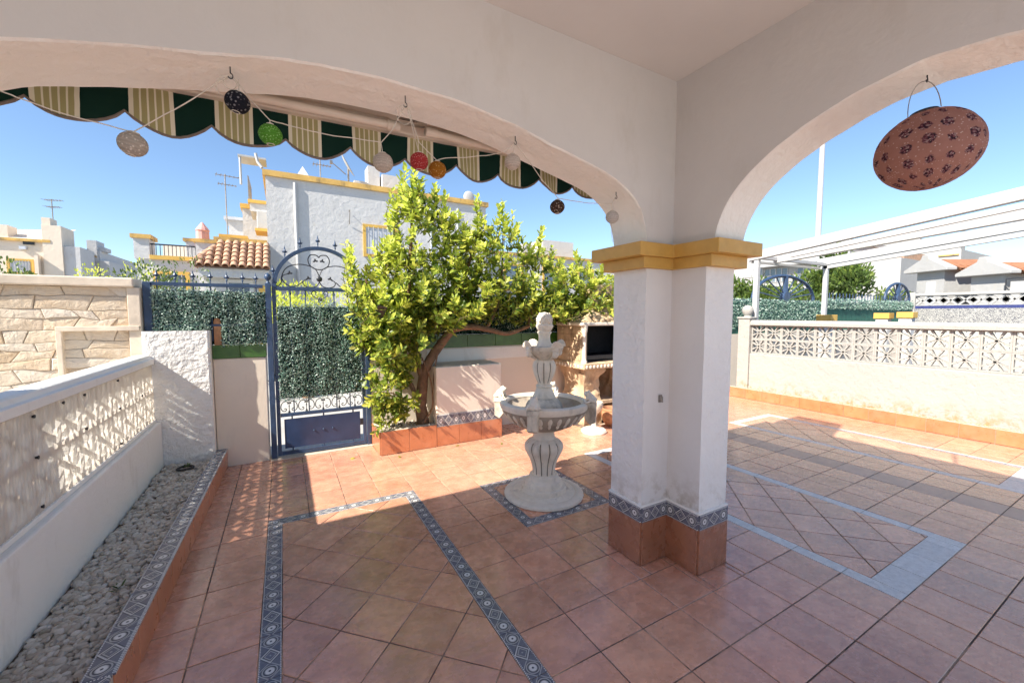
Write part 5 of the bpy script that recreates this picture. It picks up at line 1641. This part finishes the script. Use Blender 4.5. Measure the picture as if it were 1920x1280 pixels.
def half_wheel(cx, rx, rz, z0, nsp):
    mb = MB(); mb.tube([(cx-rx*math.cos(a), 5.475, z0+rz*math.sin(a)) for a in [PI*i/32 for i in range(33)]], .04, 8); w_ = mb.build('wheel_rim', MAT['blue'], nf, smooth=True, loc=(cx,5.475,z0))
    mb = MB(); mb.tube([(cx,5.42,z0+.06),(cx,5.53,z0+.06)], .14, 16); mb.build('hub', MAT['blue'], w_, loc=(cx,5.475,z0))
    for i in range(1, nsp):
        a = PI*i/nsp; r_ = .06 if i == nsp//2 else .016
        mb = MB(); mb.tube([(cx-.1*math.cos(a),5.475,z0+.1*math.sin(a)),(cx-rx*math.cos(a),5.475,z0+rz*math.sin(a))], r_, 6); mb.build('spoke', MAT['blue'], w_, loc=(cx,5.475,z0))
    mb = MB(); mb.box(cx-rx,5.46,z0-.06,cx+rx,5.49,z0); mb.build('wheel_base', MAT['blue'], w_, loc=(cx,5.475,z0))
half_wheel(10.85, 1.38, .58, 2.05, 10)
half_wheel(17.7, 1.0, .55, 2.15, 8)
def bollard(x, y, z, lab):
    t = thing('garden_post', lab, 'post', (x, y, 0), 'ochre capped posts behind the right wall')
    mb = MB(); mb.box(x-.11, y-.11, -.1, x+.11, y+.11, z-.13); mb.build('shaft', MAT['far_white'], t, bevel=.008)
    mb = MB(); mb.box(x-.14, y-.14, z-.13, x+.14, y+.14, z); mb.build('cap', MAT['far_ochre'], t, bevel=.008)
bollard(10.1, 4.25, 1.68, 'ochre capped white post standing behind the pergola post')
bollard(12.0, 3.93, 1.72, 'ochre capped white post in front of the green net fence')
bollard(12.1, 3.56, 1.74, 'ochre capped white post in front of the blue tiled wall')

tw = thing('tiled_wall', 'white wall with blue glazed tiles and a row of screen blocks beyond the next garden', 'wall', (18.95, 2.0, 0))
mb = MB(); mb.box(18.93, -6, -.1, 19.05, 5.4, 1.98); mb.build('wall_body', MAT['far_white_sunlit'], tw)
def uvpanel(name, mat, z0, z1, y0, y1, x, us, vs_):
    mb = MB(); mb.box(x-.008, y0, z0, x, y1, z1); mb.uv = [(p[1]*us, p[2]*vs_) for p in mb.v]
    return mb.build(name, mat, tw, fix=False)
k = 0
for i in range(40):
    ya = 5.38-.3*i
    if ya < -5: break
    for (nm, mt, z0, z1) in (('star_tile', 'star_tile', .55, .85), ('star_tile', 'star_tile', .853, 1.153), ('star_tile', 'star_tile', 1.156, 1.38), ('scroll_tile', 'scroll_tile', 1.383, 1.72), ('frieze_tile', 'scroll_tile', 1.723, 1.88), ('navy_tile', 'navy_tile', 1.883, 1.978)):
        if i > 14 and nm != 'navy_tile': continue
        uvpanel(nm, MAT[mt], z0, z1, ya-.298, ya, 18.928, 1/.15 if nm == 'star_tile' else 1/.3, 1/.15 if nm == 'star_tile' else 1/.3)
BF = MB(); h = .165
BF.box(-.04,-h,-h,.04,h,-h+.02); BF.box(-.04,-h,h-.02,.04,h,h)
BF.bar((0,-h,-h),(0,h,h),.05,.07,up=(1,0,0)); BF.bar((0,-h,h),(0,h,-h),.05,.07,up=(1,0,0)); BF.obox((0,h,0),(.035,.06,.06),Matrix.Rotation(R(45),3,'X')); BF.obox((0,-h,0),(.035,.06,.06),Matrix.Rotation(R(45),3,'X'))
BFM = BF.mesh('screen_block', MAT['far_white_sunlit'])
for i in range(22): link('screen_block', BFM, tw, (18.98, 5.2-.332*i, 1.985+h))
mb = MB(); mb.box(18.88,-6,2.318,19.10,5.42,2.40); mb.build('coping', MAT['far_white_sunlit'], tw)
mb = MB(); mb.box(18.86,5.37,-.1,19.10,5.60,2.44); mb.build('end_post', MAT['far_white_sunlit'], tw)

lp = thing('lamp_post', 'tall white lamp post rising in the street beyond the pergola', 'lamp post', (18, 8.0, -.16))
mb = MB(); mb.lathe([(.16,0),(.15,.4),(.115,.45),(.10,4.5),(.08,9.4),(.075,9.5)], 16, (18,8.0,-.16)); mb.build('pole', MAT['white_paint'], lp, smooth=True)
mb = MB(); mb.tube([(18,8,9.3),(18,8.4,9.6),(18,9.2,9.75)], .05, 8); mb.obox((18,9.4,9.73),(.12,.3,.06)); mb.build('lamp_head', MAT['white_paint'], lp)

# ================================================================== FAR BUILDINGS
def bld(name, label, loc): return thing(name, label, 'house', loc)
def bbox(p, name, mat, *b, bevel=0): 
    mb = MB(); mb.box(*b); return mb.build(name, MAT[mat], p, bevel=bevel)
def win_y(p, x0, x1, z0, z1, y, frame='far_ochre', pane='shutter', fw=.09, bars=0):
    """a window in a wall facing -y"""
    mb = MB(); mb.box(x0-fw,y-.05,z1,x1+fw,y,z1+fw); mb.box(x0-fw,y-.05,z0-fw,x1+fw,y,z0); mb.box(x0-fw,y-.05,z0,x0,y,z1); mb.box(x1,y-.05,z0,x1+fw,y,z1)
    f = mb.build('window', MAT[frame], p, loc=((x0+x1)/2,y,z0))
    mb = MB(); mb.box(x0,y-.02,z0,x1,y-.003,z1); mb.build('pane', MAT[pane], f, loc=((x0+x1)/2,y,z0))
    for i in range(bars):
        x = x0+(x1-x0)*(i+.5)/bars; mb = MB(); mb.tube([(x,y-.06,z0-.02),(x,y-.06,z1+.02)], .012, 5); mb.build('bar', MAT['white_paint'], f, loc=(x,y,z0))
def win_x(p, y0, y1, z0, z1, x, frame='far_ochre', pane='glass', fw=.08, bars=0, barmat='white_paint'):
    mb = MB(); mb.box(x-.05,y0-fw,z1,x,y1+fw,z1+fw); mb.box(x-.05,y0-fw,z0-fw,x,y1+fw,z0); mb.box(x-.05,y0-fw,z0,x,y0,z1); mb.box(x-.05,y1,z0,x,y1+fw,z1)
    f = mb.build('window', MAT[frame], p, loc=(x,(y0+y1)/2,z0))
    mb = MB(); mb.box(x-.02,y0,z0,x-.003,y1,z1); mb.build('pane', MAT[pane], f, loc=(x,(y0+y1)/2,z0))
    for i in range(bars):
        y = y0+(y1-y0)*(i+.5)/bars; mb = MB(); mb.tube([(x-.06,y,z0-.02),(x-.06,y,z1+.02)], .02, 5); mb.build('bar', MAT[barmat], f, loc=(x,y,z0))
def barrel_mesh(L, r, mat='roof'):
    mb = MB(); n_ = 7
    for s_, (rr, yy) in enumerate(((r, 0), (r*.82, L))):
        for i in range(n_+1):
            a = PI*i/n_; mb.v.append((rr*math.cos(a), yy, rr*math.sin(a)))
    for s_, (rr, yy) in enumerate(((r*.8, 0), (r*.64, L))):
        for i in range(n_+1):
            a = PI*i/n_; mb.v.append((rr*math.cos(a), yy, rr*math.sin(a)))
    m_ = n_+1
    for i in range(n_):
        mb.f += [(i,i+1,m_+i+1,m_+i),(2*m_+i+1,2*m_+i,3*m_+i,3*m_+i+1),(i+1,i,2*m_+i,2*m_+i+1)]
    return mb.mesh('roof_tile', MAT[mat], smooth=True)
def tile_roof(p, origin, across, up, ncol, nrow, pitch, L, r, tmesh, skip=None):
    """barrel tiles from the eaves corner, laid up the slope"""
    o_ = Vector(origin); ac = Vector(across).normalized(); upv = Vector(up).normalized(); nn = ac.cross(upv).normalized()
    m_ = Matrix((ac, upv, nn)).transposed().to_4x4()
    for i in range(ncol):
        for j in range(nrow):
            if skip and skip(i, j): continue
            q = o_+ac*(pitch*(i+.5))+upv*(L*.84*j)+nn*(.018*j)
            o = link('roof_tile', tmesh, p, q)
            o.rotation_euler = m_.to_euler()
BT1 = barrel_mesh(.26, .085)
# ---- white house behind the gate
h1 = bld('town_house', 'tall white house with a blank grey white side wall behind the garden gate', (3, 14, 0))
bbox(h1, 'wall', 'far_white', -.33, 14, -.1, 6.75, 22, 5.70)
bbox(h1, 'cornice', 'stain_ochre', -.40, 13.92, 5.70, 6.83, 22, 5.86)
win_y(h1, 2.42, 3.35, 3.66, 4.52, 13.999, bars=6)
mb = MB(); mb.tube([(.42,13.95,5.6),(.42,13.95,4.2),(.44,13.95,2.6),(.44,13.95,.2)], .045, 8); mb.build('drain_pipe', MAT['far_white'], h1)
mb = MB(); mb.tube([(1.92,13.97,4.95),(1.92,13.75,4.95),(1.92,13.97,4.55)], .012, 5); mb.build('line_bracket', MAT['wire'], h1)
bbox(h1, 'side_wing', 'far_white', -1.12, 17.0, -.1, -.331, 22, 5.35)
bbox(h1, 'wing_trim', 'far_ochre', -1.18, 16.93, 5.35, -.332, 22, 5.5)
bbox(h1, 'balcony', 'far_white', -.80, 15.2, 4.9, -.331, 16.6, 5.15); bbox(h1, 'balcony_trim', 'far_ochre', -.85, 15.15, 5.15, -.331, 16.65, 5.25)
mb = MB()
for i in range(8): mb.tube([(-.82,15.2+.2*i,5.25),(-.82,15.2+.2*i,5.95)], .015, 5)
mb.tube([(-.82,15.2,5.95),(-.82,16.6,5.95)], .02, 6); mb.build('balcony_rail', MAT['wire'], h1)
bbox(h1, 'terrace_roof', 'white_paint', -1.0, 14.3, 6.24, -.30, 15.0, 6.29)
mb = MB()
for x, y in ((-.95,14.35),): mb.tube([(x,y,5.45),(x,y,6.22)], .035, 6)
mb.build('terrace_post', MAT['white_paint'], h1)
mb = MB(); mb.tube([(-.55,14.05,6.3),(-.5,14.03,6.05),(-.40,13.98,5.9)], .04, 8); mb.build('gutter_pipe', MAT['white_paint'], h1)
ac = bbox(h1, 'air_conditioner', 'white_paint', -.62, 15.0, 4.35, -.332, 15.75, 4.9, bevel=.02)
mb = MB(); mb.tube([(-.625,15.37,4.62),(-.635,15.37,4.62)], .2, 18); mb.build('fan_grille', MAT['shutter'], ac)
bbox(h1, 'shelf', 'far_ochre', -.68, 14.9, 4.26, -.333, 15.85, 4.34)
win_x(h1, 16.6, 16.95, 3.4, 4.15, -.332, 'far_ochre', 'glass')
mb = MB(); mb.box(.55,15.0,5.87,.85,15.3,6.1); mb.add([(.5,14.95,6.1),(.9,14.95,6.1),(.9,15.35,6.1),(.5,15.35,6.1),(.7,15.15,6.5)], [(0,1,4),(1,2,4),(2,3,4),(3,0,4)]); mb.build('chimney', MAT['far_white'], h1)
for (x0, x1, y0, z1) in ((2.75,3.15,15.2,6.9),(3.2,3.8,15.0,6.62),(2.3,2.75,15.3,6.35)):
    bbox(h1, 'chimney', 'far_white', x0, y0, 5.871, x1, y0+.6, z1)
dish = thing('satellite_dish', 'white satellite dish on the roof of the tall white house', 'dish', (2.0, 15.0, 5.87))
mb = MB(); m_ = Matrix.Rotation(R(70), 3, 'Z') @ Matrix.Rotation(R(62), 3, 'X')
n_, k_n = 8, 28
for i in range(n_+1):
    for j in range(k_n):
        r_ = .44*i/n_; a = 2*PI*j/k_n
        mb.v.append(tuple(Vector((2.0,15.0,6.72))+m_ @ Vector((r_*math.cos(a), r_*math.sin(a), .35*r_*r_))))
for i in range(n_):
    for j in range(k_n): mb.f.append((i*k_n+j, i*k_n+(j+1) % k_n, (i+1)*k_n+(j+1) % k_n, (i+1)*k_n+j))
mb.build('reflector', MAT['white_paint'], dish, smooth=True, fix=False)
mb = MB(); mb.tube([(2.08,15.05,5.86),(2.08,15.05,6.7)], .03, 8); mb.build('mast', MAT['wire'], dish)
mb = MB(); mb.tube([(2.0,15.0,6.4),(1.55,14.85,6.68)], .015, 6); mb.obox((1.53,14.85,6.68),(.04,.04,.05)); mb.build('feed_arm', MAT['wire'], dish)
dish2 = thing('satellite_dish', 'small white satellite dish on the roof edge behind the tree top', 'dish', (6.2, 14.3, 5.87))
mb = MB(); mb.ball((6.2,14.3,6.05), (.22,.08,.24), 16, 10); mb.build('reflector', MAT['white_paint'], dish2, smooth=True)
mb = MB(); mb.tube([(6.2,14.38,5.86),(6.2,14.38,6.0)], .02, 6); mb.build('mast', MAT['wire'], dish2)
def antenna(x, y, z0, z1, lab, rz=0):
    t = thing('tv_antenna', lab, 'antenna', (x, y, z0))
    mb = MB(); mb.tube([(x,y,z0),(x,y,z1)], .02, 6); mb.build('mast', MAT['wire'], t)
    c, s_ = math.cos(rz), math.sin(rz)
    mb = MB()
    for k, (dz, L) in enumerate(((-.05,.7),(-.35,.55))):
        mb.tube([(x-c*L*.4,y-s_*L*.4,z1+dz),(x+c*L*.6,y+s_*L*.6,z1+dz)], .014, 5)
        for i in range(6):
            q = -.35+.18*i; w_ = .22-.02*i
            mb.tube([(x+c*L*q+s_*w_,y+s_*L*q-c*w_,z1+dz),(x+c*L*q-s_*w_,y+s_*L*q+c*w_,z1+dz)], .008, 4)
    mb.build('elements', MAT['wire'], t)
antenna(-1.62, 17.5, 4.35, 6.55, 'thin television antenna on the low roof left of the tall white house', R(10))
antenna(1.2, 14.9, 5.86, 6.9, 'faint television antenna beside the large satellite dish', R(0))
antenna(-9.0, 26.6, 5.6, 6.9, 'dark television antenna on the beige house corner', R(-20))

# ---- low house with barrel tiled porch and balcony
h2 = bld('terrace_house', 'low white house with ochre trim and a clay tiled porch roof', (-1.8, 13.4, 0))
bbox(h2, 'wall', 'far_white', -3.15, 13.5, -.1, -.42, 18, 3.08)
bbox(h2, 'corner_block', 'far_white', -3.18, 13.45, 3.08, -2.88, 14.0, 3.58); bbox(h2, 'corner_cap', 'stain_ochre', -3.23, 13.40, 3.58, -2.83, 14.05, 3.68)
bbox(h2, 'balcony_trim', 'far_ochre', -2.88, 13.42, 3.081, -1.95, 13.6, 3.18)
mb = MB()
for i in range(12): mb.tube([(-2.84+.08*i,13.5,3.18),(-2.84+.08*i,13.5,3.45)], .008, 5)
mb.tube([(-2.88,13.5,3.46),(-1.96,13.5,3.46)], .018, 6); mb.build('balcony_rail', MAT['iron'], h2)
bbox(h2, 'rear_wall', 'far_cream', -2.88, 14.8, 3.081, -1.9, 14.9, 3.62)
bbox(h2, 'parapet', 'far_white', -1.95, 13.46, 3.081, -1.52, 14.2, 3.58); bbox(h2, 'parapet_cap', 'stain_ochre', -2.0, 13.41, 3.58, -1.48, 14.25, 3.67)
bbox(h2, 'parapet', 'far_white', -2.3, 14.4, 3.081, -1.9, 14.79, 3.72); bbox(h2, 'parapet_cap', 'stain_ochre', -2.36, 14.35, 3.72, -1.85, 14.79, 3.80)
bbox(h2, 'upper_wall', 'far_white', -1.515, 13.5, 3.081, -.335, 17, 3.66); bbox(h2, 'upper_cap', 'stain_ochre', -1.56, 13.44, 3.66, -.336, 17, 3.76)
bbox(h2, 'upper_wall', 'far_white', -1.5, 14.5, 3.761, -.9, 17, 3.92); bbox(h2, 'upper_cap', 'far_ochre', -1.55, 14.44, 3.92, -.85, 17, 4.0)
bbox(h2, 'roof_shed', 'far_white', -1.62, 18.01, 3.0, -1.13, 20, 5.1); bbox(h2, 'shed_roof', 'shutter', -1.75, 17.9, 5.1, -1.13, 20, 5.2)
ch = MB(); ch.lathe([(.16,3.6),(.15,4.0),(.17,4.02),(.14,4.08),(.02,4.25)], 12, (-1.9,14.3,0)); ch.build('chimney', MAT['pink'], h2)
# porch
bbox(h2, 'porch_wall', 'far_white', -1.72, 12.75, -.1, -.30, 13.49, 2.80)
bbox(h2, 'porch_beam', 'far_white', -1.78, 12.5, 2.62, -.30, 12.749, 2.84)
mb = MB(); mb.add([(-1.86,12.42,2.85),(-.26,12.42,2.85),(-.26,13.48,3.5),(-1.45,13.48,3.5),(-1.86,13.48,2.85)], [(0,1,2,3),(0,3,4)]); mb.build('roof_deck', MAT['roof'], h2, fix=False)
up1 = Vector((0,1.06,.65)).normalized()
tile_roof(h2, (-1.84,12.40,2.875), (1,0,0), up1, 9, 6, .175, .26, .085, BT1, skip=lambda i, j: i == 0 and j > 1 or i == 1 and j > 3)
rp = [Vector((-1.90,12.40,2.88)), Vector((-1.47,13.46,3.52))]
d_ = (rp[1]-rp[0]).normalized()
for k in range(5):
    o = link('ridge_tile', BT1, h2, rp[0]+d_*(.22*k)+Vector((0,0,.03)))
    xax = d_.cross(Vector((0,0,1))).normalized(); o.rotation_euler = Matrix((xax, d_, xax.cross(d_))).transposed().to_euler()
win_y(h2, -1.2, -.75, 2.0, 2.5, 12.749, 'far_white', 'glass')
bbox(h2, 'door_frame', 'far_ochre', -.55, 12.70, 1.3, -.31, 12.749, 2.45)

# ---- beige house far left
h3 = bld('corner_house', 'beige house with stepped chimney walls above the sandstone coping', (-9.5, 26, 0))
bbox(h3, 'wall', 'far_cream', -14, 26, -.1, -8.55, 34, 4.85)
bbox(h3, 'eaves', 'stain_ochre', -14, 25.88, 4.85, -8.9, 26.4, 4.97)
mb = MB(); mb.add([(-14,25.95,4.97),(-9.0,25.95,4.97),(-9.0,29,5.95),(-14,29,5.4)], [(0,1,2,3)]); mb.build('roof_plane', MAT['far_cream'], h3, fix=False)
bbox(h3, 'chimney', 'far_cream', -10.75, 26.05, 4.971, -10.22, 26.8, 5.52)
bbox(h3, 'stepped_wall', 'far_cream', -9.15, 25.9, -.1, -8.54, 27.2, 5.62); bbox(h3, 'stepped_wall', 'far_cream', -9.15, 25.95, 5.621, -8.88, 26.6, 5.95)
bbox(h3, 'white_wing', 'far_white', -8.539, 26.0, -.1, -8.0, 27.6, 4.75)
bbox(h3, 'vent', 'iron', -9.75, 25.93, 4.72, -9.42, 25.99, 4.9)
bbox(h3, 'lamp_box', 'shutter', -9.85, 25.85, 4.5, -9.65, 25.99, 4.63)
win_y(h3, -10.2, -9.58, 3.52, 4.0, 25.999, 'far_ochre', 'shutter', .09, 7)
bbox(h3, 'buttress', 'far_cream', -9.36, 25.7, -.1, -9.25, 25.99, 4.25)
h4 = bld('stepped_house', 'white house with stepped parapets right of the beige house', (-7.8, 28, 0))
bbox(h4, 'wall', 'far_white', -9.0, 28, -.1, -7.9, 34, 4.85); bbox(h4, 'stepped_wall', 'far_white', -8.35, 27.95, 4.3, -8.0, 29, 5.35)
bbox(h4, 'wall', 'far_white', -7.899, 27.9, -.1, -7.55, 31, 4.35); bbox(h4, 'stepped_wall', 'far_white', -8.0, 28.2, 4.851, -7.75, 29, 5.05)
bbox(h4, 'vent', 'iron', -8.85, 27.93, 4.6, -8.5, 27.99, 4.8)
mb = MB(); mb.add([(-8.95,27.92,4.95),(-8.0,27.92,4.5),(-8.0,27.92,4.56),(-8.95,27.92,5.02)], [(0,1,2,3)]); mb.build('coping', MAT['stain_ochre'], h4, fix=False)
h5 = bld('low_house', 'distant low grey roofed house behind the hedge tops', (-7.5, 40, 0))
bbox(h5, 'wall', 'far_white', -11.5, 40, -.1, -7.2, 46, 4.3); bbox(h5, 'roof', 'shutter', -11.6, 39.9, 4.3, -7.1, 46, 4.6)

# ---- houses to the right
h6 = bld('street_house', 'white house with ribbon windows behind the half wheel arch', (30, 15, 0))
bbox(h6, 'wall', 'far_white_sunlit', 30, 11.6, -.1, 38, 19.5, 6.0)
bbox(h6, 'balcony', 'far_white_sunlit', 29.2, 12.4, 3.2, 29.999, 18.6, 3.5)
mb = MB()
for i in range(24): mb.tube([(29.25,12.5+.26*i,3.5),(29.25,12.5+.26*i,4.3)], .02, 5)
mb.tube([(29.25,12.4,4.3),(29.25,18.6,4.3)], .025, 6); mb.build('balcony_rail', MAT['wire'], h6)
win_x(h6, 16.75, 17.35, 4.35, 5.0, 29.999, 'white_paint', 'glass', bars=2)
for i in range(4): win_x(h6, 15.05+.38*i, 15.37+.38*i, 3.95, 4.85, 29.999, 'white_paint', 'glass', .03)
for i in range(4): win_x(h6, 12.95+.38*i, 13.27+.38*i, 3.95, 4.75, 29.999, 'white_paint', 'glass', .03)
bbox(h6, 'canopy', 'white_paint', 29.3, 12.8, 4.98, 29.998, 16.8, 5.08)
bbox(h6, 'ochre_panel', 'far_ochre', 29.95, 14.25, 5.2, 29.998, 14.5, 5.9)
bbox(h6, 'roof_edge', 'far_white_sunlit', 29.85, 11.5, 6.0, 38, 19.6, 6.2)
bbox(h6, 'roof', 'roof', 31, 9.4, 4.9, 36, 11.59, 5.3); bbox(h6, 'wing', 'far_white_sunlit', 30.6, 9.4, -.1, 36, 11.59, 4.9)
for i, y in enumerate((12.8,13.4,14.1)): bbox(h6, 'roof_unit', 'shutter', 30.6, y, 6.201, 31.2, y+.4, 6.7)
h7 = bld('far_villa', 'white villa with a roof terrace and small grilled window far behind the pergola', (42, 12, 0))
bbox(h7, 'wall', 'far_white_sunlit', 42, 9.7, -.1, 50, 14.5, 6.3)
bbox(h7, 'terrace_wall', 'far_white_sunlit', 42, 9.75, 6.301, 43, 11.6, 6.95); bbox(h7, 'upper_wall', 'far_white_sunlit', 42.02, 11.9, 6.301, 49, 14.4, 7.4); bbox(h7, 'parapet_trim', 'stain_ochre', 41.93, 9.7, 6.951, 43, 11.6, 7.05)
bbox(h7, 'chimney', 'far_white_sunlit', 42.1, 13.8, 7.401, 42.6, 14.2, 7.95)
win_x(h7, 13.2, 13.62, 4.78, 5.3, 41.999, 'stain_ochre', 'glass', .1, 3)
win_x(h7, 11.1, 11.5, 4.78, 5.3, 41.999, 'stain_ochre', 'glass', .1, 3)
bbox(h7, 'ledge', 'stain_ochre', 41.9, 9.8, 5.9, 41.999, 12.4, 5.98)
bbox(h7, 'lower_terrace', 'far_white_sunlit', 39, 11.4, -.1, 41.998, 15.5, 4.0); 
mb = MB()
for i in range(20): mb.tube([(39.05,11.5+.2*i,4.0),(39.05,11.5+.2*i,4.55)], .02, 5)
mb.tube([(39.05,11.4,4.56),(39.05,15.4,4.56)], .03, 6); mb.build('terrace_rail', MAT['wire'], h7)
mb = MB(); mb.add([(38.6,11.6,3.35),(38.6,15.6,3.35),(38.98,15.6,3.75),(38.98,11.6,3.75)], [(0,1,2,3)]); mb.build('yellow_awning', MAT['yellow_cloth'], h7, fix=False)
mb = MB(); mb.add([(41.0,11.3,4.2),(41.0,12.4,4.2),(41.5,12.4,4.85),(41.5,11.3,4.85)], [(0,1,2,3)]); mb.build('red_awning', MAT['red_cloth'], h7, fix=False)
BT2 = barrel_mesh(.34, .13, 'roof_far')
def gable_house(name, lab, x0, x1, y0, y1, ze, zr, lean=.35):
    """small gabled block, ridge along x; the gable end faces the garden"""
    t = bld(name, lab, (x0, (y0+y1)/2, 0)); ym = (y0+y1)/2
    bbox(t, 'wall', 'far_white_sunlit', x0+.3, y0+.25, -.1, x1, y1-.25, ze)
    mb = MB(); mb.prism([(y0-.1,ze),(y1+.1,ze),(y1+.1,ze+.12),(ym+.18,zr),(ym+.12,zr+.18),(ym-.12,zr+.18),(ym-.18,zr),(y0-.1,ze+.12)], lambda a, b, d: (d, a, b), x0, x0+.45); mb.build('gable', MAT['far_white_sunlit'], t, bevel=.02)
    mb = MB(); mb.add([(x0+.45,y0-.2,ze+.06),(x1,y0-.2,ze+.06),(x1,ym,zr),(x0+.45,ym,zr),(x1,y1+.2,ze+.06),(x0+.45,y1+.2,ze+.06)], [(0,1,2,3),(3,2,4,5)]); mb.build('roof_deck', MAT['roof_far'], t, fix=False)
    upn = Vector((0, ym-(y0-.2), zr-ze-.06)); rows_ = max(2, int(upn.length/(.34*.84)))
    tile_roof(t, (x1, y0-.22, ze+.07), (-1,0,0), upn, int((x1-x0-.45)/.26), rows_, .26, .34, .13, BT2)
    return t
k1 = gable_house('gate_house', 'small white gabled block with clay tiles beside the red awning villa', 24.6, 27.4, 5.95, 7.6, 3.55, 4.1)
bbox(k1, 'door', 'shutter', 24.87, 6.55, 1.5, 24.899, 6.9, 3.1)
k1.rotation_euler.z = -.5
k2 = gable_house('gate_house', 'small white gabled block with clay tiles above the blue tiled wall', 23.6, 28.5, 4.1, 5.65, 3.2, 3.72)
k2.rotation_euler.z = -.42
t = thing('gate_canopy', 'dark framed white canopy beside the gabled block', 'canopy', (23.4, 3.6, 0))
mb = MB(); mb.tube([(23.4,4.2,2.2),(23.4,4.2,3.0),(23.4,3.0,3.06),(23.4,0,3.1)], .03, 6); mb.build('frame', MAT['iron'], t)
mb = MB(); mb.box(23.45,0,2.0,23.5,4.1,2.9); mb.build('panel', MAT['far_white_sunlit'], t)
h8 = bld('distant_block', 'distant white terraces seen between the two gabled blocks', (60, 12, 0))
bbox(h8, 'wall', 'far_white_sunlit', 60, 8.5, -.1, 68, 14.5, 4.6); bbox(h8, 'upper_wall', 'far_white_sunlit', 61.5, 10.8, 4.601, 68, 14, 6.6); bbox(h8, 'parapet_trim', 'stain_ochre', 59.9, 8.4, 4.601, 61.49, 14.6, 4.75)
for y in (9.0,10.5,12.0): win_x(h8, y, y+.8, 2.6, 3.8, 59.999, 'far_ochre', 'glass', .1)
h9 = bld('distant_house', 'distant white house at the end of the street beside the palm coloured bushes', (34, 30, 0))
bbox(h9, 'wall', 'far_white', 20, 30, -.1, 28, 36, 5.6); bbox(h9, 'parapet_trim', 'far_ochre', 19.9, 29.9, 5.6, 28.1, 36, 5.75)
for x in (21,23,25): win_y(h9, x, x+.9, 3.2, 4.4, 29.999, 'far_ochre', 'glass')
h10 = bld('back_house', 'white house with a flat parapet behind the tree leaves', (10, 17, 0))
bbox(h10, 'wall', 'far_white', 7.6, 17, -.1, 17, 23, 4.5); bbox(h10, 'parapet_trim', 'stain_ochre', 7.5, 16.9, 4.5, 17.1, 23, 4.62)
bbox(h10, 'chimney', 'far_white', 10.5, 17.5, 4.621, 11.0, 18, 5.2); bbox(h10, 'stair_head', 'far_white', 12, 18, 4.621, 14, 20, 5.6)
for x in (9.2,11.4,13.6): win_y(h10, x, x+.9, 2.9, 4.0, 16.999, 'far_ochre', 'glass')

# ---- far bushes
def bush(name, label, c, r, n_, L, seed, mat='leaf_far', cat='bush', group=None, trunk=True):
    t = thing(name, label, cat, (c[0], c[1], 0 if c[2] < 3 else 0), group)
    g = random.Random(seed); mb = MB()
    clumps = [Vector((g.gauss(0, .45), g.gauss(0, .45), g.gauss(.1, .42))) for _ in range(14)]
    for i in range(n_):
        k = clumps[g.randrange(14)]
        d = Vector((g.gauss(0, 1), g.gauss(0, 1), g.gauss(0, 1))).normalized()*g.uniform(.25, .48)
        q = k+d
        p = Vector((c[0]+q.x*r[0], c[1]+q.y*r[1], c[2]+q.z*r[2]))
        leaf_add(mb, p, Vector((d.x, d.y, d.z+.5+g.gauss(0, .4))), Vector((g.gauss(0,1), g.gauss(0,1), 1)), L*g.uniform(.7, 1.3), L*.42)
    mb.build('crown', MAT[mat], t, fix=False)
    mb = MB(); mb.tube([(c[0],c[1],-.16),(c[0]+.05,c[1],c[2]*.5),(c[0],c[1],c[2])], [.12,.09,.05], 8); mb.build('trunk', MAT['bark'], t, smooth=True)
bush('street_tree', 'round green street tree between the lamp post and the pergola post', (16.6, 6.75, 2.7), (1.05, .95, .95), 3600, .16, 1)
bush('garden_bush', 'yellow green bush showing behind the half wheel arch', (14.5, 7.6, 2.2), (1.9, .7, .55), 2200, .15, 2)
bush('garden_bush', 'yellow green bush beside the tall pergola post', (13.2, 8.3, 2.3), (.9, .6, .7), 1500, .15, 3)
bush('garden_bush', 'low hedge bush beneath the yellow awning', (24.5, 7.9, 2.2), (1.6, .6, .5), 1200, .17, 4)
bush('street_bush', 'bright green bush seen through the gate bars', (.4, 9.5, 1.75), (1.1, .6, .42), 2400, .075, 5, 'leaf_new')
bush('street_bush', 'tall thin leafy shrub rising behind the left fence spears', (-1.85, 9.2, 1.9), (.75, .4, .62), 1500, .06, 6)
bush('street_bush', 'dark green bush at the foot of the white stepped house', (-5.4, 19, 2.5), (1.5, .6, .42), 1800, .10, 7)
bush('street_bush', 'dark green bush under the beige house window', (-8.2, 20.5, 2.65), (.8, .5, .5), 700, .14, 8)
bush('street_bush', 'bright green shrub standing left of the fence post', (-3.0, 11, 2.0), (.5, .4, .6), 1000, .065, 9, 'leaf_new')

# ---- overhead cable and a few fittings on the far houses
cb = MB(); cb.tube([(40+.0*i, 10.5-1.05*i, 7.4-.012*i*(12-i)) for i in range(13)], .018, 5)
cb.build('overhead_cable', MAT['iron'], None, loc=(40, 5, 7.2), label='thin dark cable slung across the sky above the gabled blocks', cat='cable')
for (x, z) in ((4.6, 3.2), (5.6, 4.4)):
    mb = MB(); mb.tube([(x,13.96,5.5),(x,13.96,z)], .03, 6); mb.build('wall_cable', MAT['shutter'], h1)
win_y(h4, -8.75, -8.45, 3.3, 3.9, 27.999, 'far_ochre', 'glass')
win_y(h2, -2.75, -2.2, 1.9, 2.7, 13.499, 'far_ochre', 'glass', bars=4)
